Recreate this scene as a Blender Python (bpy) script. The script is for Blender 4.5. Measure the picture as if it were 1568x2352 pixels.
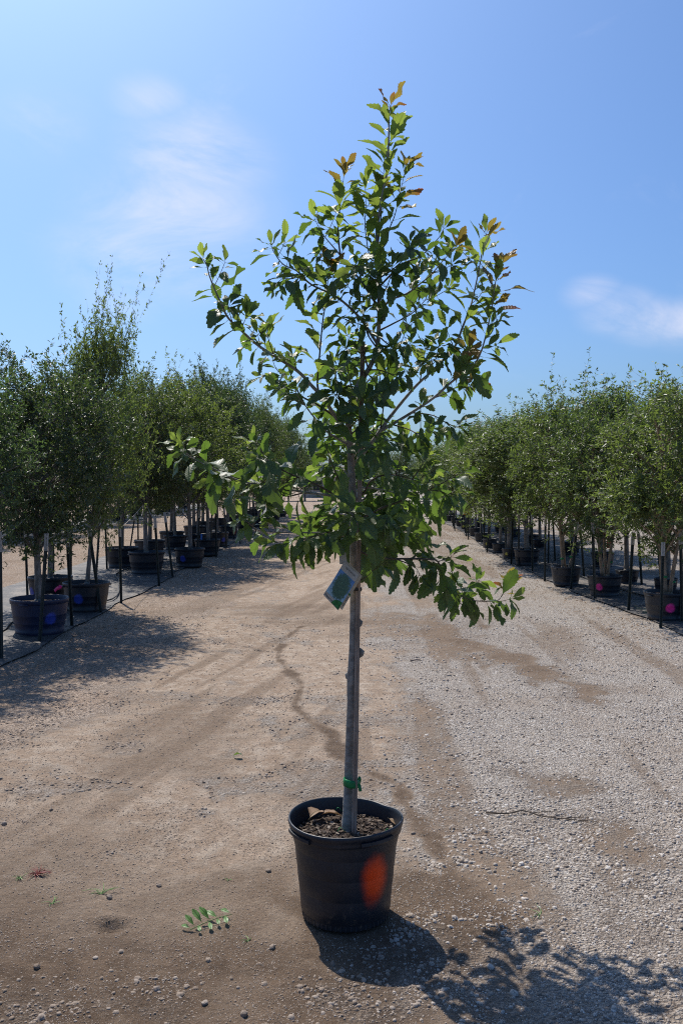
import bpy, math, random
import numpy as np
from mathutils import Vector, Matrix

# ------------------------------------------------------------------ scene, camera, light
scene = bpy.context.scene
for o in list(bpy.data.objects):
    bpy.data.objects.remove(o)
COL = scene.collection
R = math.radians

CAM_H = 1.65            # eye height, metres
F = 2060.0              # focal length in reading units (picture read at 1568 x 2352)
TILT = -math.atan(66.0 / F)   # a touch downwards
cam_data = bpy.data.cameras.new('camera')
cam_data.sensor_fit = 'VERTICAL'
cam_data.sensor_height = 36.0
cam_data.lens = 36.0 * F / 2352.0
cam_data.clip_start = 0.05
cam_data.clip_end = 3000
cam = bpy.data.objects.new('camera', cam_data)
COL.objects.link(cam)
cam.location = (0, 0, CAM_H)
cam.rotation_euler = (R(90) + TILT, 0, 0)
scene.camera = cam

SUN_EL = R(52.3)
SUN_AZ = R(26.1)        # to the left of the view axis, beyond the tree
SUN_DIR = Vector((-math.sin(SUN_AZ) * math.cos(SUN_EL), math.cos(SUN_AZ) * math.cos(SUN_EL), math.sin(SUN_EL)))
sun_data = bpy.data.lights.new('sun', 'SUN')
sun_data.energy = 4.8
sun_data.angle = R(0.53)
sun_data.color = (1.0, 0.93, 0.84)
sun = bpy.data.objects.new('sun', sun_data)
COL.objects.link(sun)
sun.rotation_euler = (-SUN_DIR).to_track_quat('-Z', 'Y').to_euler()
sun.location = (-4, 8, 12)

scene.view_settings.view_transform = 'Standard'
scene.view_settings.look = 'None'
scene.view_settings.exposure = 0.22
scene.view_settings.gamma = 1.0
scene.view_settings.use_curve_mapping = False
scene.cycles.max_bounces = 8
scene.cycles.transparent_max_bounces = 8
scene.cycles.use_denoising = False
scene.cycles.denoiser = 'OPENIMAGEDENOISE'
scene.cycles.denoising_input_passes = 'RGB_ALBEDO_NORMAL'
scene.cycles.denoising_prefilter = 'ACCURATE'
scene.cycles.filter_width = 1.1
scene.cycles.sample_clamp_indirect = 6.0


def ray(px, py):
    fwd = Vector((0, math.cos(TILT), math.sin(TILT)))
    up = Vector((0, -math.sin(TILT), math.cos(TILT)))
    return fwd + Vector((1, 0, 0)) * ((px - 784.0) / F) + up * ((1176.0 - py) / F)


def at(px, py, Y):
    """a point read off the photograph, at its own real distance Y"""
    d = ray(px, py)
    return Vector((0, 0, CAM_H)) + d * (Y / d.y)


def gnd(px, py):
    d = ray(px, py)
    return Vector((0, 0, CAM_H)) + d * (-CAM_H / d.z)


# ------------------------------------------------------------------ node helpers
class NT:
    def __init__(self, tree):
        self.t = tree
        tree.nodes.clear()

    def n(self, kind, **kw):
        nd = self.t.nodes.new(kind)
        for k, v in kw.items():
            if k.startswith('i_'):
                key = k[2:]
                key = int(key) if key.isdigit() else key.replace('_', ' ')
                nd.inputs[key].default_value = v
            else:
                setattr(nd, k, v)
        return nd

    def l(self, a, b):
        self.t.links.new(a, b)

    def math(self, op, a, b=None, c=None, clamp=False):
        nd = self.t.nodes.new('ShaderNodeMath')
        nd.operation = op
        nd.use_clamp = clamp
        for i, v in enumerate((a, b, c)):
            if v is None:
                continue
            if isinstance(v, (int, float)):
                nd.inputs[i].default_value = v
            else:
                self.l(v, nd.inputs[i])
        return nd.outputs[0]

    def mix(self, fac, a, b, mode='MIX'):
        nd = self.t.nodes.new('ShaderNodeMix')
        nd.data_type = 'RGBA'
        nd.blend_type = mode
        for s, v in ((nd.inputs[0], fac), (nd.inputs[6], a), (nd.inputs[7], b)):
            if isinstance(v, (int, float)):
                s.default_value = v
            elif isinstance(v, tuple):
                s.default_value = (v[0], v[1], v[2], 1)
            else:
                self.l(v, s)
        return nd.outputs[2]

    def ramp(self, fac, stops, interp='LINEAR'):
        nd = self.t.nodes.new('ShaderNodeValToRGB')
        nd.color_ramp.interpolation = interp
        el = nd.color_ramp.elements
        while len(el) < len(stops):
            el.new(0.5)
        for e, (p, c) in zip(el, stops):
            e.position = p
            e.color = (c, c, c, 1) if isinstance(c, (int, float)) else (c[0], c[1], c[2], 1)
        self.l(fac, nd.inputs[0])
        return nd.outputs[0]

    def noise(self, vec, scale, detail=4, rough=0.55, dist=0.0):
        nd = self.n('ShaderNodeTexNoise', i_Scale=scale, i_Detail=detail, i_Roughness=rough, i_Distortion=dist)
        if vec is not None:
            self.l(vec, nd.inputs['Vector'])
        return nd.outputs['Fac']

    def smooth(self, v, a, b):
        nd = self.n('ShaderNodeMapRange', interpolation_type='SMOOTHSTEP')
        nd.inputs[1].default_value = a
        nd.inputs[2].default_value = b
        self.l(v, nd.inputs[0])
        return nd.outputs[0]


def new_mat(name):
    m = bpy.data.materials.new(name)
    m.use_nodes = True
    return m, NT(m.node_tree)


def simple_mat(name, col, rough=0.6, var=0.25, scale=30.0, bump=0.0, spec=0.5, stretch=None):
    m, t = new_mat(name)
    out = t.n('ShaderNodeOutputMaterial')
    p = t.n('ShaderNodeBsdfPrincipled', i_Roughness=rough)
    p.inputs['Specular IOR Level'].default_value = spec
    tc = t.n('ShaderNodeTexCoord')
    vec = tc.outputs['Object']
    if stretch:
        mp = t.n('ShaderNodeMapping')
        mp.inputs['Scale'].default_value = stretch
        t.l(vec, mp.inputs[0])
        vec = mp.outputs[0]
    nz = t.noise(vec, scale, 5, 0.6)
    lo = tuple(max(0, c * (1 - var)) for c in col)
    hi = tuple(min(1, c * (1 + var)) for c in col)
    t.l(t.mix(t.smooth(nz, 0.3, 0.7), lo, hi), p.inputs['Base Color'])
    if bump:
        b = t.n('ShaderNodeBump', i_Strength=bump, i_Distance=0.01)
        t.l(nz, b.inputs['Height'])
        t.l(b.outputs[0], p.inputs['Normal'])
    t.l(p.outputs[0], out.inputs[0])
    return m


# ------------------------------------------------------------------ world: clear sky with thin wisps
world = bpy.data.worlds.new('World')
scene.world = world
world.use_nodes = True
w = NT(world.node_tree)
wo = w.n('ShaderNodeOutputWorld')
bg = w.n('ShaderNodeBackground', i_Strength=0.094)
sky = w.n('ShaderNodeTexSky', sky_type='NISHITA', sun_disc=False)
sky.sun_elevation = SUN_EL
sky.sun_rotation = -SUN_AZ
sky.air_density = 1.0
sky.dust_density = 2.5
sky.ozone_density = 6.0
sky.altitude = 100
hs = w.n('ShaderNodeHueSaturation', i_Hue=0.5, i_Saturation=1.0, i_Value=1.0)
wb = w.mix(1.0, sky.outputs[0], (0.735, 0.98, 1.24), 'MULTIPLY')     # the camera's cool white balance
w.l(wb, hs.inputs['Color'])
tcw = w.n('ShaderNodeTexCoord')
nrm = w.n('ShaderNodeVectorMath', operation='NORMALIZE')
w.l(tcw.outputs['Generated'], nrm.inputs[0])
wm = w.n('ShaderNodeMapping')
wm.inputs['Scale'].default_value = (1.0, 1.0, 2.2)
w.l(nrm.outputs[0], wm.inputs[0])
wn = w.n('ShaderNodeTexNoise', i_Scale=4.6, i_Detail=9, i_Roughness=0.64, i_Distortion=0.9)
w.l(wm.outputs[0], wn.inputs['Vector'])
cover = None
for (cx, cy, rad, amt) in ((440, 380, 0.09, 0.75), (400, 490, 0.11, 0.85), (330, 590, 0.10, 0.75), (290, 670, 0.06, 0.45), (340, 225, 0.04, 0.5), (90, 290, 0.06, 0.35),
                           (1360, 675, 0.034, 0.7), (1420, 715, 0.045, 0.8), (1490, 740, 0.045, 0.85), (1560, 745, 0.045, 0.8), (250, 540, 0.06, 0.3)):
    d = ray(cx, cy).normalized()
    sub = w.n('ShaderNodeVectorMath', operation='SUBTRACT')
    w.l(nrm.outputs[0], sub.inputs[0])
    sub.inputs[1].default_value = d
    sc_ = w.n('ShaderNodeVectorMath', operation='MULTIPLY')
    w.l(sub.outputs[0], sc_.inputs[0])
    sc_.inputs[1].default_value = (0.8, 1.0, 1.35)
    ln = w.n('ShaderNodeVectorMath', operation='LENGTH')
    w.l(sc_.outputs[0], ln.inputs[0])
    mr = w.n('ShaderNodeMapRange', interpolation_type='SMOOTHSTEP')
    w.l(ln.outputs['Value'], mr.inputs[0])
    mr.inputs[1].default_value = 0.0
    mr.inputs[2].default_value = rad
    mr.inputs[3].default_value = amt
    mr.inputs[4].default_value = 0.0
    cover = mr.outputs[0] if cover is None else w.math('MAXIMUM', cover, mr.outputs[0])
wisp = w.math('MULTIPLY', w.smooth(wn.outputs['Fac'], 0.28, 0.72), cover)
thin = w.math('MULTIPLY', w.smooth(wn.outputs['Fac'], 0.60, 0.85), 0.12)
cl = w.math('ADD', w.math('MULTIPLY', wisp, 0.75), thin, clamp=True)
CLOUD = w.mix(cl, hs.outputs[0], (9.4, 8.9, 9.6))
w.l(CLOUD, bg.inputs[0])
w.l(bg.outputs[0], wo.inputs[0])


# ------------------------------------------------------------------ noise on arrays
def _hash(ix, iy, seed):
    h = (ix.astype(np.int64) * 374761393 + iy.astype(np.int64) * 668265263 + seed * 2147483647) & 0xffffffff
    h = ((h ^ (h >> 13)) * 1274126177) & 0xffffffff
    return ((h ^ (h >> 16)) & 0xffff) / 65535.0


def vnoise(x, y, seed=0):
    ix, iy = np.floor(x), np.floor(y)
    fx, fy = x - ix, y - iy
    fx, fy = fx * fx * (3 - 2 * fx), fy * fy * (3 - 2 * fy)
    a = _hash(ix, iy, seed); b = _hash(ix + 1, iy, seed)
    c = _hash(ix, iy + 1, seed); d = _hash(ix + 1, iy + 1, seed)
    return (a * (1 - fx) + b * fx) * (1 - fy) + (c * (1 - fx) + d * fx) * fy


def fbm(x, y, seed=0, oct=4):
    s = 0; a = 0.5; f = 1.0
    for i in range(oct):
        s = s + a * vnoise(x * f + i * 17.3, y * f - i * 9.1, seed + i)
        a *= 0.5; f *= 2.03
    return s / 0.9375


def sstep(v, a, b):
    t = np.clip((v - a) / (b - a), 0, 1)
    return t * t * (3 - 2 * t)


def seg_dist(x, y, pts):
    best = np.full(np.shape(x), 1e9)
    for (a, b) in zip(pts[:-1], pts[1:]):
        dx, dy = b[0] - a[0], b[1] - a[1]
        t = np.clip(((x - a[0]) * dx + (y - a[1]) * dy) / (dx * dx + dy * dy), 0, 1)
        best = np.minimum(best, np.hypot(x - a[0] - t * dx, y - a[1] - t * dy))
    return best


POT = gnd(794, 2152)
POT = Vector((POT.x, 3.385, 0.0))


def gl(*pts):
    return [tuple(gnd(*p)[:2]) for p in pts]


DAMP_TRAIL = gl((690, 1440), (646, 1472), (638, 1510), (662, 1540), (694, 1578), (676, 1622), (712, 1660), (762, 1690), (778, 1740), (850, 1775), (915, 1800), (930, 1850), (985, 1925), (1030, 1990), (1025, 2060))
DAMP_RIGHT = gl((1040, 1470), (1150, 1500), (1250, 1545), (1340, 1590))
DAMP_BAND = gl((1270, 1790), (1380, 1900), (1480, 2060), (1560, 2250))
DAMP_X = gl((640, 1400), (760, 1420), (900, 1430), (1010, 1450))
DAMP_FRONT = gl((60, 2160), (300, 2090), (560, 2030), (700, 2050))
PALE_PATCH = gl((650, 1480), (700, 1450), (780, 1440))


WARM = {}


def ground_masks(x, y):
    n1 = fbm(x * 0.9, y * 0.9, 3); n2 = fbm(x * 3.1, y * 3.1, 11); n3 = fbm(x * 9, y * 9, 23)
    wob = (n1 - 0.5) * 1.3 + (n2 - 0.5) * 0.6
    left = sstep(-1.55 + wob * 0.9 - x, -0.25, 0.5)
    # right-hand gravel: starts closer to the middle further off
    edge = 0.30 + 0.10 * np.sin(y * 0.8)
    right = sstep(x - edge + wob * 1.3, -0.70, 0.95)
    grav = np.maximum(left * 0.8, right)
    mid = sstep(n2, 0.5, 0.68) * 0.5 * sstep(y, 3.0, 4.5)
    grav = np.maximum(grav, mid)
    damp = np.zeros_like(x)
    for pts, wd, amt in ((DAMP_TRAIL, 0.055, 0.85), (DAMP_RIGHT, 0.40, 0.70), (DAMP_BAND, 0.42, 0.52), (DAMP_X, 1.0, 0.55), (DAMP_FRONT, 0.30, 0.60)):
        d = seg_dist(x, y, pts) + (n2 - 0.5) * ((0.16 if wd > 0.1 else 0.05) + wd * 1.5) + (n3 - 0.5) * (0.06 + wd * 0.8)
        damp = np.maximum(damp, amt * (sstep(-d, -wd * 1.5, -wd * 0.1) if wd < 0.1 else sstep(-d, -wd * 1.7, wd * 0.2)))
    # the damp, freshly scraped earth in the foreground
    fore = sstep(-(y + x * 0.25 + wob * 0.9), -4.3, -2.9) * sstep(-(x + wob * 0.5 + (y - 3) * 0.55), -0.85, 0.15)
    damp = np.maximum(damp, fore * (0.72 + 0.28 * sstep(n2, 0.35, 0.65)))
    st = fbm((x - 0.24 * y) * 3.4, y * 0.33, 91) * 0.65 + fbm((x - 0.24 * y) * 9.0, y * 0.5, 97) * 0.35
    STREAK = sstep(st, 0.42, 0.66)
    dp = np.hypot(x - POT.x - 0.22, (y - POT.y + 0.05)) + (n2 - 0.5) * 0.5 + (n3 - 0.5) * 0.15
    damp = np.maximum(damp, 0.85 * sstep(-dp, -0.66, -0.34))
    patch = (0.16 + sstep(n1, 0.45, 0.70) * 0.34) * sstep(-x, -0.5, 0.3) * (1 - 0.7 * left) * sstep(-y, -9, -5)
    damp = np.maximum(damp, patch)
    damp = np.maximum(damp, STREAK * 0.28 * sstep(-x, -0.5, 0.2) * sstep(y, 2.6, 3.6) * (1 - 0.6 * left))
    grav = grav * (1 - 0.85 * sstep(damp, 0.25, 0.7) * sstep(y, 3.0, 3.8))
    fore2 = sstep(-y, -3.25, -2.75) * (0.16 + 0.55 * sstep(n2, 0.42, 0.66)) * (0.55 + 0.45 * sstep(x, -0.6, 0.4))
    grav = np.maximum(grav, fore2)
    tr2 = fbm((x - 0.03 * y) * 2.6, y * 0.22, 113) * 0.7 + fbm((x - 0.03 * y) * 7.5, y * 0.4, 117) * 0.3
    TR = sstep(tr2, 0.44, 0.62)
    grav = grav * (1 - 0.45 * TR * sstep(y, 2.9, 3.6) * (1 - 0.5 * left))
    WARM['w'] = left
    WARM['s'] = np.where(x < 0.2, STREAK, TR) * 0.6 + 0.4 * (STREAK + TR) * 0.5
    return np.clip(grav, 0, 1), np.clip(damp, 0, 1)


def ground_z(x, y):
    z = (fbm(x * 0.6, y * 0.6, 41) - 0.5) * 0.05 + (fbm(x * 4, y * 4, 51) - 0.5) * 0.022 + (fbm(x * 16, y * 16, 61, 3) - 0.5) * 0.009
    rut = np.exp(-((x + 0.75 + 0.05 * np.sin(y)) / 0.16) ** 2) + np.exp(-((x - 1.05 + 0.05 * np.sin(y * .8)) / 0.18) ** 2)
    z = z - 0.014 * rut * sstep(y, 2, 4)
    hole = np.exp(-(((x - HOLE[0]) / 0.045) ** 2 + ((y - HOLE[1]) / 0.028) ** 2))
    lip = np.exp(-(((x - HOLE[0]) / 0.08) ** 2 + ((y - HOLE[1] - 0.055) / 0.035) ** 2))
    z = z - 0.035 * hole + 0.018 * lip
    far = sstep(-np.hypot(x, y), -60, -25)
    z = z * (0.15 + 0.85 * far)
    d = np.hypot(x - POT.x, y - POT.y)
    z = z * sstep(d, 0.17, 0.55)
    bed = sstep(np.abs(x) - 2.9, 0, 0.4)
    return z * (1 - 0.8 * bed)


HOLE = tuple(gnd(255, 2128)[:2])


def gz(x, y):
    return float(ground_z(np.array([x]), np.array([y]))[0])


# ------------------------------------------------------------------ mesh helpers
def mesh_np(name, verts, faces_flat, sizes, mats=(), mat_idx=None, smooth=False):
    me = bpy.data.meshes.new(name)
    verts = np.asarray(verts, dtype=np.float32)
    faces_flat = np.asarray(faces_flat, dtype=np.int32)
    sizes = np.asarray(sizes, dtype=np.int32)
    me.vertices.add(len(verts)); me.vertices.foreach_set('co', verts.ravel())
    me.loops.add(len(faces_flat)); me.loops.foreach_set('vertex_index', faces_flat)
    me.polygons.add(len(sizes))
    st = np.zeros(len(sizes), dtype=np.int32); st[1:] = np.cumsum(sizes)[:-1]
    me.polygons.foreach_set('loop_start', st)
    me.polygons.foreach_set('loop_total', sizes)
    for m in mats:
        me.materials.append(m)
    if mat_idx is not None:
        me.polygons.foreach_set('material_index', np.asarray(mat_idx, dtype=np.int32))
    if smooth:
        me.polygons.foreach_set('use_smooth', np.ones(len(sizes), dtype=bool))
    me.update(calc_edges=True)
    me.validate()
    return me


class MB:
    """collects verts and faces for one mesh"""
    def __init__(self):
        self.v = []; self.f = []; self.mi = []

    def add(self, verts, faces, mi=0):
        o = len(self.v)
        self.v += [tuple(p) for p in verts]
        self.f += [tuple(i + o for i in fc) for fc in faces]
        self.mi += [mi] * len(faces)

    def tube(self, pts, rad, seg=8, mi=0, caps=True):
        pts = [Vector(p) for p in pts]
        if not hasattr(rad, '__len__'):
            rad = [rad] * len(pts)
        n = len(pts)
        rings = []
        ref = Vector((0.31, 0.2, 0.93))
        prev = None
        vs = []
        for i, p in enumerate(pts):
            t = (pts[min(i + 1, n - 1)] - pts[max(i - 1, 0)])
            t = t.normalized() if t.length > 1e-9 else Vector((0, 0, 1))
            if prev is None:
                u = t.cross(ref if abs(t.dot(ref)) < 0.95 else Vector((1, 0, 0))).normalized()
            else:
                u = (prev - t * prev.dot(t)).normalized()
            prev = u
            wv = t.cross(u)
            for k in range(seg):
                a = 2 * math.pi * k / seg
                vs.append(p + (u * math.cos(a) + wv * math.sin(a)) * rad[i])
        fs = []
        for i in range(n - 1):
            for k in range(seg):
                fs.append((i * seg + k, i * seg + (k + 1) % seg, (i + 1) * seg + (k + 1) % seg, (i + 1) * seg + k))
        if caps:
            fs.append(tuple(reversed(range(seg))))
            fs.append(tuple((n - 1) * seg + k for k in range(seg)))
        self.add(vs, fs, mi)

    def lathe(self, prof, seg=48, mi=0, wob=None):
        vs = []; fs = []
        n = len(prof)
        for i, (r, z) in enumerate(prof):
            for k in range(seg):
                a = 2 * math.pi * k / seg
                rr, zz = (r, z) if wob is None else wob(r, z, a)
                vs.append((rr * math.cos(a), rr * math.sin(a), zz))
        for i in range(n - 1):
            for k in range(seg):
                fs.append((i * seg + k, i * seg + (k + 1) % seg, (i + 1) * seg + (k + 1) % seg, (i + 1) * seg + k))
        self.add(vs, fs, mi)

    def box(self, c, s, rot=None, mi=0):
        vs = []
        for x in (-.5, .5):
            for y in (-.5, .5):
                for z in (-.5, .5):
                    v = Vector((x * s[0], y * s[1], z * s[2]))
                    if rot is not None:
                        v = rot @ v
                    vs.append(v + Vector(c))
        self.add(vs, [(0, 1, 3, 2), (4, 6, 7, 5), (0, 4, 5, 1), (2, 3, 7, 6), (0, 2, 6, 4), (1, 5, 7, 3)], mi)

    def mesh(self, name, mats, smooth=False):
        me = bpy.data.meshes.new(name)
        me.from_pydata(self.v, [], self.f)
        if not isinstance(mats, (list, tuple)):
            mats = [mats]
        for m in mats:
            me.materials.append(m)
        me.polygons.foreach_set('material_index', self.mi)
        if smooth:
            me.polygons.foreach_set('use_smooth', [True] * len(self.f))
        me.update()
        return me


def link(name, data, parent=None, loc=None, rot=None, scale=None):
    o = bpy.data.objects.new(name, data)
    COL.objects.link(o)
    if parent is not None:
        o.parent = parent
    if loc is not None:
        o.location = loc
    if rot is not None:
        o.rotation_euler = rot
    if scale is not None:
        o.scale = scale
    return o


def tag(o, label, cat, group=None, kind=None):
    o['label'] = label
    if cat:
        o['category'] = cat
    if group:
        o['group'] = group
    if kind:
        o['kind'] = kind
    return o


def smooth_curve(pts, per=6):
    """Catmull-Rom through the points"""
    P = [Vector(p) for p in pts]
    if len(P) < 3:
        return [P[0].lerp(P[-1], i / per) for i in range(per + 1)]
    out = []
    for i in range(len(P) - 1):
        p0 = P[max(i - 1, 0)]; p1 = P[i]; p2 = P[i + 1]; p3 = P[min(i + 2, len(P) - 1)]
        for k in range(per):
            t = k / per
            out.append(0.5 * ((2 * p1) + (p2 - p0) * t + (2 * p0 - 5 * p1 + 4 * p2 - p3) * t * t + (3 * p1 - p0 - 3 * p2 + p3) * t ** 3))
    out.append(P[-1])
    return out


def ORD(n):
    names = ['zeroth', 'first', 'second', 'third', 'fourth', 'fifth', 'sixth', 'seventh', 'eighth', 'ninth', 'tenth', 'eleventh',
             'twelfth', 'thirteenth', 'fourteenth', 'fifteenth', 'sixteenth', 'seventeenth', 'eighteenth', 'nineteenth', 'twentieth',
             'twenty-first', 'twenty-second', 'twenty-third', 'twenty-fourth', 'twenty-fifth', 'twenty-sixth', 'twenty-seventh',
             'twenty-eighth', 'twenty-ninth', 'thirtieth', 'thirty-first', 'thirty-second', 'thirty-third', 'thirty-fourth', 'thirty-fifth',
             'thirty-sixth', 'thirty-seventh', 'thirty-eighth', 'thirty-ninth', 'fortieth']
    return names[n] if n < len(names) else 'number %d' % n


# ------------------------------------------------------------------ materials
def ground_material():
    m, t = new_mat('gravel_road_dirt')
    out = t.n('ShaderNodeOutputMaterial')
    p = t.n('ShaderNodeBsdfPrincipled', i_Roughness=0.95)
    p.inputs['Specular IOR Level'].default_value = 0.12
    geo = t.n('ShaderNodeNewGeometry')
    P = geo.outputs['Position']
    ga = t.n('ShaderNodeAttribute', attribute_name='gravel').outputs['Fac']
    da = t.n('ShaderNodeAttribute', attribute_name='damp').outputs['Fac']
    nA = t.noise(P, 1.3, 5, 0.6)
    nB = t.noise(P, 9.0, 6, 0.65)
    nC = t.noise(P, 55.0, 5, 0.7)
    nD = t.noise(P, 240.0, 3, 0.7)
    g = t.math('ADD', ga, t.math('MULTIPLY', t.math('SUBTRACT', nB, 0.5), 0.7))
    g = t.math('ADD', g, t.math('MULTIPLY', t.math('SUBTRACT', nC, 0.5), 0.7))
    g = t.smooth(g, 0.30, 0.70)
    d = t.math('ADD', da, t.math('MULTIPLY', t.math('SUBTRACT', nB, 0.5), 0.55))
    d = t.math('ADD', d, t.math('MULTIPLY', t.math('SUBTRACT', nC, 0.5), 0.25))
    d = t.smooth(d, 0.05, 0.95)
    wa = t.n('ShaderNodeAttribute', attribute_name='warm').outputs['Fac']
    sa = t.n('ShaderNodeAttribute', attribute_name='streak').outputs['Fac']
    nS = t.math('ADD', sa, t.math('MULTIPLY', t.math('SUBTRACT', nB, 0.5), 0.5))
    dirt = t.mix(t.smooth(nA, 0.35, 0.65), (0.425, 0.325, 0.240), (0.350, 0.258, 0.185))
    dirt = t.mix(t.smooth(nB, 0.42, 0.66), dirt, (0.51, 0.42, 0.33))
    dirt = t.mix(t.math('MULTIPLY', t.smooth(nS, 0.35, 0.85), 0.55), dirt, (0.225, 0.160, 0.110))
    dampc = t.mix(t.smooth(nB, 0.35, 0.65), (0.104, 0.070, 0.046), (0.178, 0.124, 0.084))
    dirt = t.mix(d, dirt, dampc)
    grains = t.smooth(t.math('ADD', t.math('MULTIPLY', nC, 0.5), t.math('MULTIPLY', nD, 0.5)), 0.38, 0.60)
    dirt = t.mix(grains, t.mix(0.46, dirt, (0.06, 0.043, 0.03)), dirt)
    nE = t.noise(P, 26.0, 6, 0.75)
    dirt = t.mix(t.math('MULTIPLY', t.smooth(nE, 0.50, 0.62), 0.30), dirt, t.mix(1.0, dirt, (0.62, 0.58, 0.54), 'MULTIPLY'))
    lg = t.smooth(t.noise(P, 330.0, 2, 0.6), 0.62, 0.70)
    dirt = t.mix(t.math('MULTIPLY', lg, 0.55), dirt, (0.50, 0.45, 0.39))
    v1 = t.n('ShaderNodeTexVoronoi', i_Scale=84.0)
    v2 = t.n('ShaderNodeTexVoronoi', i_Scale=165.0)
    warp = t.n('ShaderNodeVectorMath', operation='ADD')
    ns = t.n('ShaderNodeTexNoise', i_Scale=40.0, i_Detail=2)
    t.l(P, ns.inputs['Vector'])
    sc = t.n('ShaderNodeVectorMath', operation='SCALE')
    sc.inputs['Scale'].default_value = 0.02
    t.l(ns.outputs['Color'], sc.inputs[0])
    t.l(P, warp.inputs[0]); t.l(sc.outputs[0], warp.inputs[1])
    t.l(warp.outputs[0], v1.inputs['Vector']); t.l(warp.outputs[0], v2.inputs['Vector'])
    sx1 = t.n('ShaderNodeSeparateColor'); t.l(v1.outputs['Color'], sx1.inputs[0])
    sx2 = t.n('ShaderNodeSeparateColor'); t.l(v2.outputs['Color'], sx2.inputs[0])
    stops = [(0.0, (0.13, 0.115, 0.105)), (0.18, (0.29, 0.258, 0.23)), (0.42, (0.42, 0.385, 0.345)), (0.60, (0.48, 0.415, 0.345)), (0.82, (0.55, 0.515, 0.47)), (1.0, (0.74, 0.71, 0.665))]
    c1 = t.ramp(sx1.outputs[0], stops)
    c2 = t.ramp(sx2.outputs[1], stops)
    gc = t.mix(t.smooth(t.noise(P, 9, 4), 0.44, 0.58), c1, c2)
    # pebbles pressed into the dirt
    peb = t.math('MULTIPLY', t.math('GREATER_THAN', sx2.outputs[2], 0.80), t.math('SUBTRACT', 1.0, t.smooth(v2.outputs['Distance'], 0.30, 0.42)))
    dirt = t.mix(t.math('MULTIPLY', peb, 0.8), dirt, t.mix(1.0, c2, (0.85, 0.8, 0.75), 'MULTIPLY'))
    gapd = t.math('MINIMUM', t.math('MULTIPLY', v1.outputs['Distance'], 0.9), t.math('MULTIPLY', v2.outputs['Distance'], 1.3))
    gc = t.mix(t.smooth(gapd, 0.40, 0.62), gc, t.mix(0.5, gc, (0.15, 0.12, 0.09)))
    gc = t.mix(t.math('MULTIPLY', t.smooth(nA, 0.4, 0.7), 0.45), gc, dirt)
    gc = t.mix(t.math('MULTIPLY', d, 0.55), gc, dampc)
    gc = t.mix(t.math('MULTIPLY', wa, 0.5), gc, t.mix(1.0, gc, (0.95, 0.70, 0.50), 'MULTIPLY'))
    gc = t.mix(t.math('MULTIPLY', t.smooth(nS, 0.4, 0.9), 0.45), gc, dirt)
    col = t.mix(t.math('MULTIPLY', g, 0.88), dirt, gc)
    t.l(col, p.inputs['Base Color'])
    h = t.math('ADD', t.math('MULTIPLY', t.math('SUBTRACT', 1.0, v1.outputs['Distance']), t.math('MULTIPLY', g, 1.0)), t.math('MULTIPLY', nC, 0.55))
    h = t.math('ADD', h, t.math('MULTIPLY', nD, 0.28))
    h = t.math('ADD', h, t.math('MULTIPLY', peb, 0.5))
    h = t.math('ADD', h, t.math('MULTIPLY', nB, 0.9))
    h = t.math('ADD', h, t.math('MULTIPLY', nE, 0.8))
    b = t.n('ShaderNodeBump', i_Strength=1.0, i_Distance=0.016)
    t.l(h, b.inputs['Height'])
    t.l(b.outputs[0], p.inputs['Normal'])
    t.l(p.outputs[0], out.inputs[0])
    return m


def stone_material():
    m, t = new_mat('gravel_stone')
    out = t.n('ShaderNodeOutputMaterial')
    p = t.n('ShaderNodeBsdfPrincipled', i_Roughness=0.9)
    p.inputs['Specular IOR Level'].default_value = 0.2
    geo = t.n('ShaderNodeNewGeometry')
    oi = t.n('ShaderNodeObjectInfo')
    r = t.math('FRACT', t.math('ADD', geo.outputs['Random Per Island'], oi.outputs['Random']))
    c = t.ramp(r, [(0.0, (0.21, 0.175, 0.145)), (0.25, (0.33, 0.285, 0.24)), (0.55, (0.43, 0.385, 0.335)), (0.8, (0.52, 0.475, 0.425)), (1.0, (0.66, 0.63, 0.585))])
    n = t.noise(geo.outputs['Position'], 160, 4, 0.7)
    nz2 = t.noise(geo.outputs['Position'], 2.5, 4, 0.6)
    c = t.mix(t.math('MULTIPLY', t.smooth(n, 0.35, 0.65), 0.55), c, (0.22, 0.165, 0.12))
    sp_ = t.n('ShaderNodeSeparateXYZ'); t.l(geo.outputs['Position'], sp_.inputs[0])
    lf = t.math('SUBTRACT', 1.0, t.smooth(t.math('ADD', sp_.outputs[0], t.math('MULTIPLY', nz2, 0.8)), 0.2, 1.1))
    c = t.mix(t.math('MULTIPLY', lf, 0.66), c, (0.205, 0.15, 0.108))
    t.l(c, p.inputs['Base Color'])
    b = t.n('ShaderNodeBump', i_Strength=0.5, i_Distance=0.004)
    t.l(n, b.inputs['Height'])
    t.l(b.outputs[0], p.inputs['Normal'])
    t.l(p.outputs[0], out.inputs[0])
    return m


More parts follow.
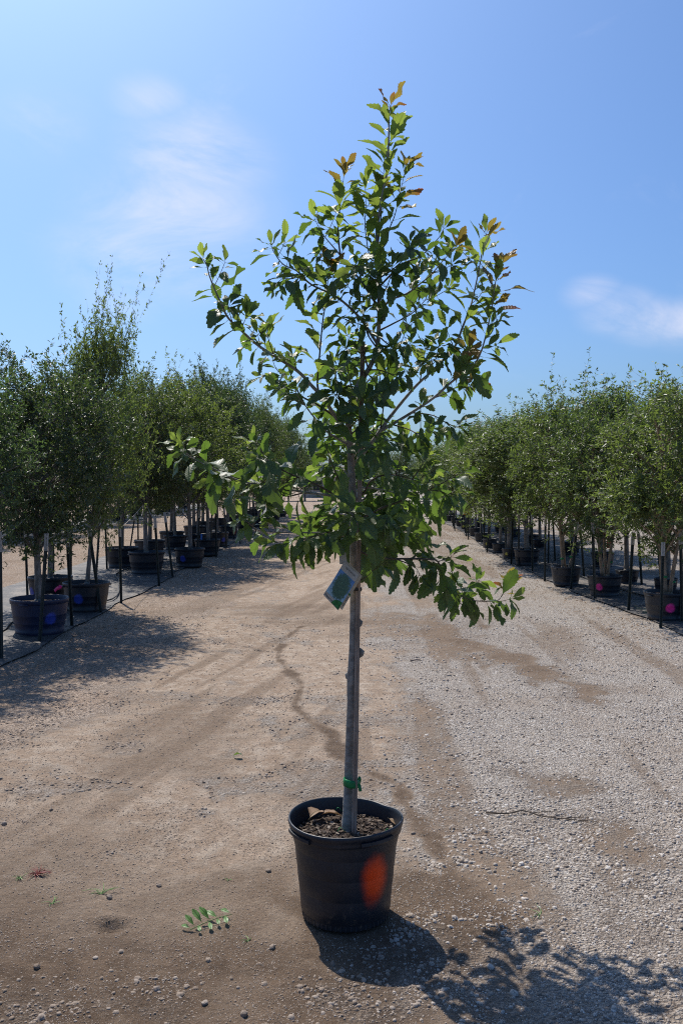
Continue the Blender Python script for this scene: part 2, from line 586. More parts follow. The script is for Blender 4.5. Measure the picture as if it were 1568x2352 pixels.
def leaf_material(name, top, top2, trans, trans_amt, rough, veins=False, edge=None, spec=0.5, coat=0.0, tint=False):
    m, t = new_mat(name)
    out = t.n('ShaderNodeOutputMaterial')
    p = t.n('ShaderNodeBsdfPrincipled', i_Roughness=rough)
    p.inputs['Specular IOR Level'].default_value = spec
    if coat:
        p.inputs['Coat Weight'].default_value = coat
        p.inputs['Coat Roughness'].default_value = 0.25
    geo = t.n('ShaderNodeNewGeometry')
    oi = t.n('ShaderNodeObjectInfo')
    r = t.math('FRACT', t.math('ADD', geo.outputs['Random Per Island'], oi.outputs['Random']))
    col = t.mix(r, top, top2)
    tr = t.mix(r, trans, tuple(c * 0.62 for c in trans))
    if tint:
        sc0 = t.n('ShaderNodeSeparateColor'); t.l(oi.outputs['Color'], sc0.inputs[0]); o_ = sc0.outputs[0]
        k1 = t.mix(o_, (0.62, 0.72, 0.80), (1.30, 1.22, 0.95))
        col = t.mix(1.0, col, k1, 'MULTIPLY'); tr = t.mix(1.0, tr, k1, 'MULTIPLY')
    if veins:
        uv = t.n('ShaderNodeUVMap')
        s = t.n('ShaderNodeSeparateXYZ'); t.l(uv.outputs[0], s.inputs[0])
        au = t.math('ABSOLUTE', t.math('SUBTRACT', s.outputs[0], 0.5))
        ph = t.math('SUBTRACT', s.outputs[1], t.math('MULTIPLY', au, 0.75))
        wv = t.math('ABSOLUTE', t.math('SUBTRACT', t.math('FRACT', t.math('MULTIPLY', ph, 9.0)), 0.5))
        vein = t.math('SUBTRACT', 1.0, t.smooth(wv, 0.0, 0.14))
        mid = t.math('SUBTRACT', 1.0, t.smooth(au, 0.0, 0.035))
        vein = t.math('MAXIMUM', t.math('MULTIPLY', vein, 0.55), mid)
        col = t.mix(t.math('MULTIPLY', vein, 0.35), col, (0.20, 0.26, 0.10))
        tr = t.mix(t.math('MULTIPLY', vein, 0.5), tr, tuple(c * 0.35 for c in trans))
        blot = t.noise(geo.outputs['Position'], 60, 4, 0.6)
        col = t.mix(t.math('MULTIPLY', t.smooth(blot, 0.5, 0.75), 0.35), col, top2)
        tr = t.mix(t.math('MULTIPLY', t.smooth(blot, 0.62, 0.74), 0.7), tr, (0.20, 0.12, 0.03))
        if edge:
            e = t.math('MULTIPLY', t.smooth(s.outputs[1], 0.35, 1.0), t.smooth(r, 0.35, 0.9))
            col = t.mix(e, col, edge)
            tr = t.mix(e, tr, tuple(min(1, c * 1.5) for c in edge))
        bp = t.n('ShaderNodeBump', i_Strength=0.55, i_Distance=0.003)
        t.l(t.math('MULTIPLY', vein, -1.0), bp.inputs['Height'])
        t.l(bp.outputs[0], p.inputs['Normal'])
    t.l(col, p.inputs['Base Color'])
    ts = t.n('ShaderNodeBsdfTranslucent')
    t.l(tr, ts.inputs[0])
    mx = t.n('ShaderNodeMixShader', i_0=trans_amt)
    t.l(p.outputs[0], mx.inputs[1]); t.l(ts.outputs[0], mx.inputs[2])
    t.l(mx.outputs[0], out.inputs[0])
    return m


def pot_material(name, orange=False, navy=False):
    """black nursery plastic, dusty; a sprayed spot in the object's own colour (alpha = how strong)"""
    m, t = new_mat(name)
    out = t.n('ShaderNodeOutputMaterial')
    p = t.n('ShaderNodeBsdfPrincipled', i_Roughness=0.5)
    p.inputs['Specular IOR Level'].default_value = 0.45
    tc = t.n('ShaderNodeTexCoord')
    P = tc.outputs['Object']
    n1 = t.noise(P, 7, 5, 0.6)
    n2 = t.noise(P, 45, 4, 0.7)
    mp = t.n('ShaderNodeMapping'); mp.inputs['Scale'].default_value = (14, 14, 1.2)
    t.l(P, mp.inputs[0])
    n3 = t.noise(mp.outputs[0], 3, 5, 0.65)
    s = t.n('ShaderNodeSeparateXYZ'); t.l(P, s.inputs[0])
    base = t.mix(t.smooth(n1, 0.35, 0.7), (0.0125, 0.0165, 0.024) if not navy else (0.012, 0.020, 0.055), (0.020, 0.0255, 0.035) if not navy else (0.020, 0.031, 0.075))
    dust = t.math('MULTIPLY', t.smooth(n3, 0.5, 0.8), 0.35)
    dust = t.math('ADD', dust, t.math('MULTIPLY', t.math('SUBTRACT', 1.0, t.smooth(t.math('ADD', s.outputs[2], t.math('MULTIPLY', n2, 0.06)), 0.0, 0.10)), 0.5))
    base = t.mix(t.math('MULTIPLY', dust, 0.24), base, (0.12, 0.115, 0.115))
    mpc = t.n('ShaderNodeMapping'); mpc.inputs['Scale'].default_value = (5, 5, 30); mpc.inputs['Rotation'].default_value = (0.5, 0.3, 0)
    t.l(P, mpc.inputs[0])
    scr = t.smooth(t.noise(mpc.outputs[0], 4, 5, 0.7), 0.66, 0.74)
    base = t.mix(t.math('MULTIPLY', scr, 0.30), base, (0.11, 0.11, 0.115))
    mud = t.math('MULTIPLY', t.math('SUBTRACT', 1.0, t.smooth(s.outputs[2], 0.02, 0.16)), t.smooth(n2, 0.52, 0.66))
    base = t.mix(t.math('MULTIPLY', mud, 0.45), base, (0.16, 0.12, 0.085))
    # spray spot: distance from a point on the pot's own surface
    off = t.n('ShaderNodeVectorMath', operation='SUBTRACT')
    t.l(P, off.inputs[0])
    if orange:
        off.inputs[1].default_value = (0.108, -0.165, 0.182)
        k = (1.0, 0.6, 0.58)
        r0, r1 = 0.018, 0.068
    else:
        off.inputs[1].default_value = (0.0, -0.31, 0.20)
        k = (1.0, 0.6, 0.9)
        r0, r1 = 0.046, 0.078
    ml = t.n('ShaderNodeVectorMath', operation='MULTIPLY'); ml.inputs[1].default_value = k
    t.l(off.outputs[0], ml.inputs[0])
    ln = t.n('ShaderNodeVectorMath', operation='LENGTH'); t.l(ml.outputs[0], ln.inputs[0])
    dd = t.math('ADD', ln.outputs['Value'], t.math('MULTIPLY', t.math('SUBTRACT', n1, 0.5), 0.03 if orange else 0.06))
    dd = t.math('ADD', dd, t.math('MULTIPLY', t.math('SUBTRACT', n2, 0.5), 0.018))
    spot = t.math('SUBTRACT', 1.0, t.smooth(dd, r0, r1))
    oi = t.n('ShaderNodeObjectInfo')
    spot = t.math('MULTIPLY', spot, oi.outputs['Alpha'])
    col = t.mix(spot, base, oi.outputs['Color'])
    t.l(col, p.inputs['Base Color'])
    t.l(t.math('ADD', 0.33, t.math('MULTIPLY', n2, 0.25)), p.inputs['Roughness'])
    b = t.n('ShaderNodeBump', i_Strength=0.25, i_Distance=0.004)
    t.l(n2, b.inputs['Height']); t.l(b.outputs[0], p.inputs['Normal'])
    t.l(p.outputs[0], out.inputs[0])
    return m


def bark_material(name, c1, c2, scale, stretch, bump=0.6):
    m, t = new_mat(name)
    out = t.n('ShaderNodeOutputMaterial')
    p = t.n('ShaderNodeBsdfPrincipled', i_Roughness=0.85)
    p.inputs['Specular IOR Level'].default_value = 0.25
    tc = t.n('ShaderNodeTexCoord')
    mp = t.n('ShaderNodeMapping'); mp.inputs['Scale'].default_value = stretch
    t.l(tc.outputs['Object'], mp.inputs[0])
    n1 = t.noise(mp.outputs[0], scale, 6, 0.68)
    n2 = t.noise(tc.outputs['Object'], 11, 4, 0.6)
    col = t.mix(t.smooth(n1, 0.32, 0.66), c1, c2)
    col = t.mix(t.math('MULTIPLY', t.smooth(n2, 0.45, 0.75), 0.4), col, tuple(c * 0.55 for c in c1))
    t.l(col, p.inputs['Base Color'])
    b = t.n('ShaderNodeBump', i_Strength=bump, i_Distance=0.006)
    t.l(n1, b.inputs['Height']); t.l(b.outputs[0], p.inputs['Normal'])
    t.l(p.outputs[0], out.inputs[0])
    return m


def fabric_material():
    m, t = new_mat('weed_barrier_fabric')
    out = t.n('ShaderNodeOutputMaterial')
    p = t.n('ShaderNodeBsdfPrincipled', i_Roughness=0.7)
    p.inputs['Specular IOR Level'].default_value = 0.4
    geo = t.n('ShaderNodeNewGeometry')
    n1 = t.noise(geo.outputs['Position'], 2.2, 6, 0.7)
    n2 = t.noise(geo.outputs['Position'], 30, 4, 0.7)
    k = t.smooth(t.math('ADD', t.math('MULTIPLY', n1, 0.55), t.math('MULTIPLY', n2, 0.45)), 0.46, 0.60)
    t.l(t.mix(t.math('MULTIPLY', k, 0.60), (0.036, 0.037, 0.040), (0.27, 0.225, 0.18)), p.inputs['Base Color'])
    b = t.n('ShaderNodeBump', i_Strength=0.6, i_Distance=0.03)
    t.l(n1, b.inputs['Height']); t.l(b.outputs[0], p.inputs['Normal'])
    t.l(p.outputs[0], out.inputs[0])
    return m


def chip_material():
    m, t = new_mat('bark_chip')
    out = t.n('ShaderNodeOutputMaterial')
    p = t.n('ShaderNodeBsdfPrincipled', i_Roughness=0.9)
    geo = t.n('ShaderNodeNewGeometry')
    c = t.ramp(geo.outputs['Random Per Island'], [(0.0, (0.022, 0.014, 0.010)), (0.5, (0.06, 0.038, 0.026)), (0.8, (0.12, 0.085, 0.06)), (1.0, (0.30, 0.25, 0.20))])
    t.l(c, p.inputs['Base Color']); t.l(p.outputs[0], out.inputs[0])
    return m


M = {}
M['ground'] = ground_material()
M['stone'] = stone_material()
M['oak_mature'] = leaf_material('oak_leaf_mature', (0.036, 0.066, 0.032), (0.056, 0.092, 0.036), (0.22, 0.38, 0.045), 0.33, 0.48, True, spec=0.6)
M['oak_young'] = leaf_material('oak_leaf_young', (0.075, 0.125, 0.034), (0.105, 0.155, 0.040), (0.37, 0.50, 0.075), 0.48, 0.42, True)
M['oak_bronze'] = leaf_material('oak_leaf_bronze', (0.13, 0.115, 0.03), (0.19, 0.095, 0.03), (0.42, 0.32, 0.055), 0.42, 0.45, True, edge=(0.24, 0.075, 0.03))
M['live_leaf'] = leaf_material('live_oak_leaf', (0.062, 0.085, 0.048), (0.120, 0.146, 0.080), (0.20, 0.29, 0.05), 0.30, 0.46, spec=0.45, tint=True)
M['live_leaf_light'] = leaf_material('live_oak_leaf_light', (0.078, 0.106, 0.054), (0.142, 0.172, 0.088), (0.26, 0.38, 0.07), 0.34, 0.46, spec=0.45, tint=True)
M['far_leaf'] = leaf_material('far_tree_leaf', (0.045, 0.08, 0.028), (0.085, 0.13, 0.045), (0.18, 0.28, 0.05), 0.25, 0.5)
M['bark'] = bark_material('grey_bark', (0.115, 0.105, 0.095), (0.27, 0.25, 0.225), 9, (3, 3, 1.0))
M['oak_bark'] = bark_material('smooth_oak_bark', (0.19, 0.17, 0.145), (0.36, 0.335, 0.295), 18, (1.6, 1.6, 2.4), 0.8)
M['twig'] = bark_material('twig_bark', (0.065, 0.05, 0.036), (0.13, 0.10, 0.075), 25, (1, 1, 1), 0.3)
M['tan_bark'] = bark_material('tan_bark', (0.20, 0.145, 0.095), (0.36, 0.28, 0.20), 9, (3, 3, 1.0))
M['stake'] = bark_material('weathered_stake_wood', (0.19, 0.135, 0.10), (0.42, 0.33, 0.26), 22, (6, 6, 0.35), 0.5)
M['pot'] = pot_material('black_nursery_plastic')
M['pot_navy'] = pot_material('navy_nursery_plastic', navy=True)
M['pot_main'] = pot_material('black_nursery_plastic_sprayed', True)
M['soil'] = simple_mat('potting_soil', (0.060, 0.043, 0.032), 0.95, 0.5, 70, 0.8, 0.2)
M['chip'] = chip_material()
M['fabric'] = fabric_material()
M['post'] = simple_mat('dark_green_post_paint', (0.022, 0.030, 0.026), 0.55, 0.5, 40, 0.2)
M['post_tip'] = simple_mat('white_post_tip', (0.42, 0.40, 0.36), 0.7, 0.3, 60, 0.2)
M['rope'] = simple_mat('pale_rope', (0.34, 0.30, 0.25), 0.9, 0.2, 90)
M['green_tape'] = leaf_material('green_tie_tape', (0.008, 0.20, 0.065), (0.010, 0.26, 0.085), (0.02, 0.55, 0.2), 0.3, 0.35)
M['black_tie'] = simple_mat('black_rubber_tie', (0.012, 0.012, 0.012), 0.6, 0.3, 50)
M['pink'] = simple_mat('pink_ribbon', (0.75, 0.03, 0.22), 0.5, 0.15, 50)
M['red'] = simple_mat('red_tag', (0.6, 0.03, 0.02), 0.5, 0.15, 50)
M['orange'] = simple_mat('orange_tag', (0.7, 0.22, 0.02), 0.5, 0.15, 50)
M['blue'] = simple_mat('blue_tag', (0.06, 0.2, 0.6), 0.5, 0.15, 50)
M['dry'] = leaf_material('dry_leaf', (0.22, 0.13, 0.07), (0.30, 0.18, 0.10), (0.3, 0.18, 0.08), 0.2, 0.6, True)
M['sprig'] = leaf_material('fallen_green_leaflet', (0.085, 0.21, 0.035), (0.12, 0.26, 0.055), (0.24, 0.48, 0.05), 0.3, 0.45, True)
M['weed_red'] = simple_mat('red_weed_stem', (0.20, 0.03, 0.022), 0.6, 0.3, 60)
M['grass'] = simple_mat('grass_blade', (0.16, 0.26, 0.07), 0.6, 0.3, 60)
M['paper'] = simple_mat('tag_paper', (0.42, 0.40, 0.355), 0.5, 0.06, 30)
M['paper_back'] = simple_mat('tag_paper_back', (0.46, 0.40, 0.29), 0.5, 0.06, 30)
M['ink'] = simple_mat('tag_ink', (0.03, 0.03, 0.035), 0.6, 0.1, 30)
M['tag_green'] = simple_mat('tag_leaf_print', (0.010, 0.16, 0.045), 0.4, 0.4, 90, stretch=(1, 1, 1))
M['roof'] = simple_mat('house_roof', (0.20, 0.17, 0.15), 0.8, 0.2, 3)
M['house_wall'] = simple_mat('house_wall', (0.42, 0.38, 0.33), 0.8, 0.1, 2)
M['glass'] = simple_mat('window_glass', (0.03, 0.04, 0.05), 0.1, 0.1, 2)


def tag_photo_material():
    m, t = new_mat('tag_tree_photo')
    out = t.n('ShaderNodeOutputMaterial')
    p = t.n('ShaderNodeBsdfPrincipled', i_Roughness=0.35)
    uv = t.n('ShaderNodeUVMap')
    s = t.n('ShaderNodeSeparateXYZ'); t.l(uv.outputs[0], s.inputs[0])
    n = t.noise(uv.outputs[0], 9, 6, 0.7)
    n2 = t.noise(uv.outputs[0], 34, 4, 0.7)
    du = t.math('SUBTRACT', s.outputs[0], 0.52); dv = t.math('SUBTRACT', s.outputs[1], 0.52)
    rr = t.math('SQRT', t.math('ADD', t.math('MULTIPLY', du, t.math('MULTIPLY', du, 1.0)), t.math('MULTIPLY', dv, t.math('MULTIPLY', dv, 0.75))))
    rr = t.math('ADD', rr, t.math('MULTIPLY', t.math('SUBTRACT', n, 0.5), 0.55))
    crown = t.math('SUBTRACT', 1.0, t.smooth(rr, 0.36, 0.50))
    sky_ = t.mix(s.outputs[1], (0.30, 0.50, 0.62), (0.07, 0.22, 0.52))
    leaf = t.mix(t.smooth(n2, 0.35, 0.65), (0.014, 0.050, 0.045), (0.07, 0.20, 0.14))
    t.l(t.mix(crown, sky_, leaf), p.inputs['Base Color'])
    t.l(p.outputs[0], out.inputs[0])
    return m


M['tag_photo'] = tag_photo_material()

# ------------------------------------------------------------------ ground: one sheet to the horizon
def axis(parts):
    out = []
    for a, b, n in parts:
        out += list(np.linspace(a, b, n, endpoint=False))
    return out


xs = np.array(sorted(set(axis([(-900, -60, 8), (-60, -14, 14), (-14, -5, 30), (-5, -2.2, 48), (-2.2, 2.2, 170), (2.2, 5, 48), (5, 14, 30), (14, 60, 14), (60, 900, 8)]) + [900.0])))
ys = np.array(sorted(set(axis([(-60, 0, 8), (0, 2.2, 14), (2.2, 4.2, 110), (4.2, 7, 95), (7, 12, 85), (12, 24, 80), (24, 60, 60), (60, 160, 20), (160, 1500, 12)]) + [1500.0])))
GX, GY = np.meshgrid(xs, ys)
gx, gy = GX.ravel(), GY.ravel()
gzv = ground_z(gx, gy)
nx, ny = len(xs), len(ys)
ii, jj = np.meshgrid(np.arange(nx - 1), np.arange(ny - 1))
a0 = (jj * nx + ii).ravel()
quads = np.stack([a0, a0 + 1, a0 + 1 + nx, a0 + nx], 1).ravel()
gme = mesh_np('gravel_ground', np.stack([gx, gy, gzv], 1), quads, np.full(len(a0), 4), [M['ground']], smooth=True)
grv, dmp = ground_masks(gx, gy)
for nm, arr in (('gravel', grv), ('damp', dmp), ('warm', WARM['w']), ('streak', WARM['s'])):
    at_ = gme.attributes.new(nm, 'FLOAT', 'POINT')
    at_.data.foreach_set('value', arr.astype(np.float32))
g = link('gravel_ground', gme)
g['kind'] = 'structure'
g['label'] = 'pale gravel and packed brown dirt of the nursery lane'

# ------------------------------------------------------------------ loose gravel, real little stones
def scatter_gravel():
    rng = np.random.default_rng(7)
    P = []
    for (y0, y1, dens, smin, smax, mu) in ((2.25, 3.2, 9500, .0022, .016, .0037), (3.2, 4.6, 6500, .0026, .014, .0042), (4.6, 7.0, 1700, .004, .013, .0058), (7.0, 11.0, 520, .006, .015, .0078)):
        wmax = 0.40 * y1 + 0.55
        n = int(dens * 2 * wmax * (y1 - y0))
        x = rng.uniform(-wmax, wmax, n); y = rng.uniform(y0, y1, n)
        k = np.abs(x) < 0.40 * y + 0.5
        x, y = x[k], y[k]
        gvl, dm = ground_masks(x, y)
        cl = fbm(x * 7, y * 7, 77)
        prob = (0.55 + 0.45 * gvl) * (0.35 + 1.1 * sstep(cl, 0.35, 0.65))
        k = rng.uniform(0, 1, len(x)) < prob
        k &= np.hypot(x - POT.x, y - POT.y) > 0.175
        x, y, gvl = x[k], y[k], gvl[k]
        s = np.clip(mu * (0.55 + 1.5 * fbm(x * 2.3, y * 2.3, 87) ** 2) * np.exp(rng.normal(0, 0.55, len(x))), smin, smax)
        s = np.where(gvl < 0.25, np.minimum(s, rng.uniform(0.0014, 0.0042, len(s)) * (1 + 0.25 * (y - 2.3))), s)
        if y0 < 3.0:
            big = rng.uniform(0, 1, len(x)) < 0.009
            s[big] = rng.uniform(.006, .014, big.sum())
        P.append(np.stack([x, y, s], 1))
    P = np.concatenate(P)
    n = len(P)
    K = 5
    ang = (np.arange(K) / K * 2 * np.pi)[None, :] + rng.uniform(0, 6.28, n)[:, None]
    r1 = P[:, 2:3] * rng.uniform(0.75, 1.2, (n, K))
    r2 = P[:, 2:3] * rng.uniform(0.55, 0.92, (n, K))
    el = rng.uniform(0.6, 1.0, (n, 1)); th = rng.uniform(0, 6.28, (n, 1))
    hgt = P[:, 2:3] * rng.uniform(0.30, 0.75, (n, 1))
    def ring(r, z, tw):
        cx = r * np.cos(ang + tw); cy = r * np.sin(ang + tw) * el
        X = cx * np.cos(th) - cy * np.sin(th); Y = cx * np.sin(th) + cy * np.cos(th)
        return np.stack([X, Y, z * np.ones_like(X)], 2)
    A = ring(r1, -0.1 * hgt, 0.0)
    B = ring(r2, hgt * rng.uniform(0.5, 0.95, (n, K)), 0.35)
    T = np.stack([rng.uniform(-.2, .2, n) * P[:, 2], rng.uniform(-.2, .2, n) * P[:, 2], hgt[:, 0]], 1)[:, None, :]
    V = np.concatenate([A, B, T], 1)
    z = ground_z(P[:, 0], P[:, 1])
    V += np.stack([P[:, 0], P[:, 1], z], 1)[:, None, :]
    base = (np.arange(n) * (2 * K + 1))[:, None]
    q = np.array([[k, (k + 1) % K, K + (k + 1) % K, K + k] for k in range(K)]).ravel()
    tt = np.array([[K + k, K + (k + 1) % K, 2 * K] for k in range(K)]).ravel()
    faces = np.concatenate([base + q[None, :], base + tt[None, :]], 1).ravel()
    sizes = np.tile(np.array([4] * K + [3] * K), n)
    me = mesh_np('loose_gravel', V.reshape(-1, 3), faces, sizes, [M['stone']])
    o = link('loose_gravel', me)
    tag(o, 'loose grey and tan gravel chips strewn over the lane', 'gravel', kind='stuff')
    return n


NSTONES = scatter_gravel()


def big_stone(px, py, size, label, seed):
    rng = random.Random(seed)
    import bmesh
    bm = bmesh.new()
    bmesh.ops.create_icosphere(bm, subdivisions=2, radius=1.0)
    sx, sy, sz = size * rng.uniform(.85, 1.2), size * rng.uniform(.7, 1.0), size * rng.uniform(.5, .75)
    planes = [Vector((rng.gauss(0, 1), rng.gauss(0, 1), rng.gauss(0, .8))).normalized() for _ in range(9)]
    for v in bm.verts:
        co = v.co.copy()
        for pl in planes:
            dd = co.dot(pl)
            if dd > 0.74:
                co -= pl * (dd - 0.74)
        v.co = Vector((co.x * sx, co.y * sy, co.z * sz))
    me = bpy.data.meshes.new('stone')
    bm.to_mesh(me); bm.free()
    me.materials.append(M['stone'])
    p = gnd(px, py)
    o = link('stone', me, loc=(p.x, p.y, gz(p.x, p.y) + sz * 0.45), rot=(0, 0, rng.uniform(0, 6)))
    tag(o, label, 'stone', 'larger stones lying on the lane')


BIG = [(85, 2232, .016, 'pale rounded stone near the bottom left corner of the lane'),
       (252, 2065, .015, 'grey stone beside wispy grass left of the black pot'),
       (365, 2031, .013, 'whitish angular stone left of the black pot on damp earth'),
       (318, 2248, .014, 'pale stone on the earth below the fallen green sprig'),
       (617, 1998, .013, 'white stone just left of the black pot below its rim'),
       (1043, 2105, .014, 'grey block-like stone right of the pot above its shadow'),
       (948, 1914, .013, 'upright grey stone just right of the pot rim'),
       (1103, 1960, .012, 'small grey stone on damp earth right of the pot'),
       (118, 1868, .012, 'small dark stone on the brown track far left of the pot'),
       (1125, 2215, .016, 'rounded stone inside the crown shadow right of the pot'),
       (625, 2175, .014, 'grey stone at the left foot of the black pot'),
       (1310, 1908, .010, 'small pale stone below the right end of the long twig'),
       (1460, 1957, .016, 'flat whitish stone on the dirt track at far right'),
       (10, 1896, .016, 'greenish grey stone at the left picture edge'),
       (560, 2330, .017, 'pale stone at the bottom edge below the pot'),
       (965, 2262, .016, 'grey stone in the tree shadow below the pot'),
       (1180, 2275, .018, 'flat grey stone in the mottled shadow at bottom right'),
       (470, 2300, .015, 'tan stone in the scraped earth at bottom left')]
for i, (px, py, s, lb) in enumerate(BIG):
    big_stone(px, py, s, lb, 100 + i)

# ------------------------------------------------------------------ weed barrier sheets under the rows
def fabric_strip(name, x0, x1, y0, y1, label, seed, edge=None):
    nx_, ny_ = 14, int((y1 - y0) / 0.3)
    xx = np.linspace(0, 1, nx_); yy = np.linspace(y0, y1, ny_)
    X, Y = np.meshgrid(xx, yy)
    x = x0 + (x1 - x0) * X
    if edge is not None:
        x = x + np.interp(Y, edge[0], edge[1])
    e = (fbm(Y * 0.9, Y * 0 + seed, seed) - 0.5) * 0.22
    x = x + e * (1 - X) if abs(x0) < abs(x1) else x + e * X
    z = 0.012 + fbm(x * 2.2, Y * 1.1, seed) ** 2 * 0.05 * np.clip(np.minimum(X, 1 - X) * 8, 0.1, 1)
    z += ground_z(x.ravel(), Y.ravel()).reshape(x.shape) + 0.004
    idx = (np.arange(ny_ - 1)[:, None] * nx_ + np.arange(nx_ - 1)[None, :]).ravel()
    q = np.stack([idx, idx + 1, idx + 1 + nx_, idx + nx_], 1).ravel()
    me = mesh_np(name, np.stack([x.ravel(), Y.ravel(), z.ravel()], 1), q, np.full(len(idx), 4), [M['fabric']], smooth=True)
    o = link(name, me)
    o['kind'] = 'structure'
    o['label'] = label
    return o


fabric_strip('ground_fabric_left', -3.02, -5.3, 6.0, 60, 'black weed barrier sheet under the left row of pots', 5)
fabric_strip('ground_fabric_right', 0.0, 2.0, 7.0, 60, 'black weed barrier sheet under the right row of pots', 6, ([7, 10, 14, 20, 30, 48, 60], [3.85, 3.72, 3.5, 3.5, 4.1, 4.5, 4.9]))
fabric_strip('ground_fabric_far_left', -9.0, -11.6, 12, 70, 'weed barrier sheet under the distant left row', 8)
fabric_strip('ground_fabric_far_right', 13.0, 15.6, 20, 70, 'weed barrier sheet under the distant right row', 9)


# ------------------------------------------------------------------ background tree prototypes (trunk mesh + crown mesh)
def leaf_cloud(pos, dirs, normals, L, Wd, fold=0.18):
    """one small folded leaf (two triangles) per row"""
    n = len(pos)
    side = np.cross(dirs, normals)
    side /= np.linalg.norm(side, axis=1, keepdims=True) + 1e-9
    nn = np.cross(side, dirs)
    mid = pos + dirs * L[:, None] * 0.5
    a = pos
    b = mid + side * Wd[:, None] * 0.5 + nn * (Wd * fold)[:, None]
    c = pos + dirs * L[:, None] - nn * (L * 0.08)[:, None]
    d = mid - side * Wd[:, None] * 0.5 + nn * (Wd * fold)[:, None]
    V = np.stack([a, b, c, d], 1).reshape(-1, 3)
    base = (np.arange(n) * 4)[:, None]
    Fc = (base + np.array([[0, 1, 2, 0, 2, 3]])).ravel()
    return V, Fc, np.full(n * 2, 3)


def unit(v):
    return v / (np.linalg.norm(v, axis=-1, keepdims=True) + 1e-9)


def crown_proto(name, seed, H, Rx, zb, nclump, twigs, per, shoots, leafmat, barkmat, ntrunk=1, leafL=0.054, top_open=0.0, squat=1.0, trunk_r=0.045, spray_out=0.38):
    rng = np.random.default_rng(seed)
    zc0, zc1 = zb, H
    cz = (zc0 + zc1) / 2; hz = (zc1 - zc0) / 2
    # clump centres, mostly near the outside of an uneven egg
    u = unit(rng.normal(0, 1, (nclump, 3)))
    rad = rng.uniform(0.25, 1.0, nclump) ** 0.45
    az = np.arctan2(u[:, 1], u[:, 0])
    lump = 1 + 0.16 * np.sin(az * 2 + seed) + 0.12 * np.sin(az * 3 + 2 * seed) + 0.10 * np.sin(u[:, 2] * 5 + seed)
    C = u * rad[:, None] * lump[:, None]
    taper = np.where(C[:, 2] > 0, 1 - 0.38 * C[:, 2] ** 2, 1 - 0.18 * C[:, 2] ** 2)
    C = np.stack([C[:, 0] * Rx * taper, C[:, 1] * Rx * taper, cz + C[:, 2] * hz * squat], 1)
    C[:, 2] = np.clip(C[:, 2], zc0 - 0.05, zc1)
    mb = MB()
    # trunks
    tops = []
    for k in range(ntrunk):
        a = k * 2.4 + seed
        spread = 0.0 if ntrunk == 1 else 0.16
        pts = []
        for s in np.linspace(0, 1, 9):
            z = s * (zb + (H - zb) * 0.72)
            rr = 0.05 * (ntrunk > 1) + spread * s * 1.6
            pts.append((math.cos(a) * rr + 0.02 * math.sin(3 * s + seed + k), math.sin(a) * rr + 0.02 * math.cos(4 * s + seed), z))
        r0 = trunk_r if ntrunk == 1 else trunk_r * 0.55
        mb.tube(smooth_curve(pts, 2), list(np.linspace(r0, r0 * 0.22, 17)), 8, 0)
        mb.tube([pts[0], (pts[0][0], pts[0][1], 0.04)], [r0 * 1.35, r0 * 1.02], 8, 0)
        tops.append([Vector(p) for p in pts])
    # limbs out to the clumps
    for i in range(nclump):
        c = Vector(C[i])
        tp = tops[i % ntrunk]
        zt = max(zb * 0.8, min(c.z - 0.25 - 0.35 * math.hypot(c.x, c.y), tp[-1].z))
        best = min(tp, key=lambda p: abs(p.z - zt))
        mid = best.lerp(c, 0.5) + Vector((0, 0, 0.06))
        r = 0.012 + 0.006 * rng.random()
        mb.tube(smooth_curve([best, mid, c], 3), list(np.linspace(r, 0.004, 7)), 5, 0, caps=False)
    trunk = mb.mesh(name + '_trunk', barkmat, smooth=True)
    # twigs and leaves
    cidx = np.repeat(np.arange(nclump), twigs)
    n = len(cidx)
    spread = 0.135 * (Rx / 0.85)
    S = C[cidx] + rng.normal(0, 1, (n, 3)) * np.array([spread, spread, spread * 1.05])
    outw = S - np.array([0, 0, cz - 0.2]); outw[:, 2] *= 0.6
    D = unit(unit(outw) * 0.75 + rng.normal(0, 0.55, (n, 3)) + np.array([0, 0, 0.38]))
    Lt = rng.uniform(0.10, 0.26, n) * (leafL / 0.05) ** 0.5
    tw_n = [per] * n
    # long upright sprays from the top: a curved leader with side twigs
    if shoots:
        hi = np.argsort(-C[:, 2])[:max(8, nclump // 3)]
        for q in range(shoots):
            k = int(rng.choice(hi))
            p0 = C[k] + rng.normal(0, 0.06, 3)
            d0 = unit(rng.normal(0, 0.25, 3) + np.array([0, 0, 1.0]) + spray_out * unit(p0 - np.array([0, 0, cz])))
            ln = rng.uniform(0.22, 0.55) * (1 + top_open * rng.random() ** 1.5)
            bd = unit(rng.normal(0, 1, 3)) * ln * rng.uniform(0.1, 0.4)
            nseg = max(3, int(ln / 0.11))
            prev = p0
            for j in range(1, nseg + 1):
                f = j / nseg
                cur = p0 + d0 * ln * f + bd * f * f
                dv = cur - prev
                S = np.concatenate([S, prev[None]]); D = np.concatenate([D, unit(dv)[None]]); Lt = np.append(Lt, np.linalg.norm(dv)); tw_n.append(max(2, per // 4))
                for _ in range(2):
                    if rng.random() < 0.8 * (1.1 - f):
                        sd = unit(unit(dv) * 0.8 + rng.normal(0, 0.6, 3))
                        S = np.concatenate([S, cur[None]]); D = np.concatenate([D, sd[None]]); Lt = np.append(Lt, rng.uniform(0.06, 0.22) * (1.15 - 0.6 * f)); tw_n.append(max(4, int(per * 0.6)))
                prev = cur
    tw_n = np.array(tw_n)
    tid = np.repeat(np.arange(len(S)), tw_n)
    t = rng.uniform(0.08, 1.0, len(tid))
    bend = unit(rng.normal(0, 1, (len(S), 3)))
    pos = S[tid] + D[tid] * (Lt[tid] * t)[:, None] + bend[tid] * (Lt[tid] * 0.18 * t * t)[:, None]
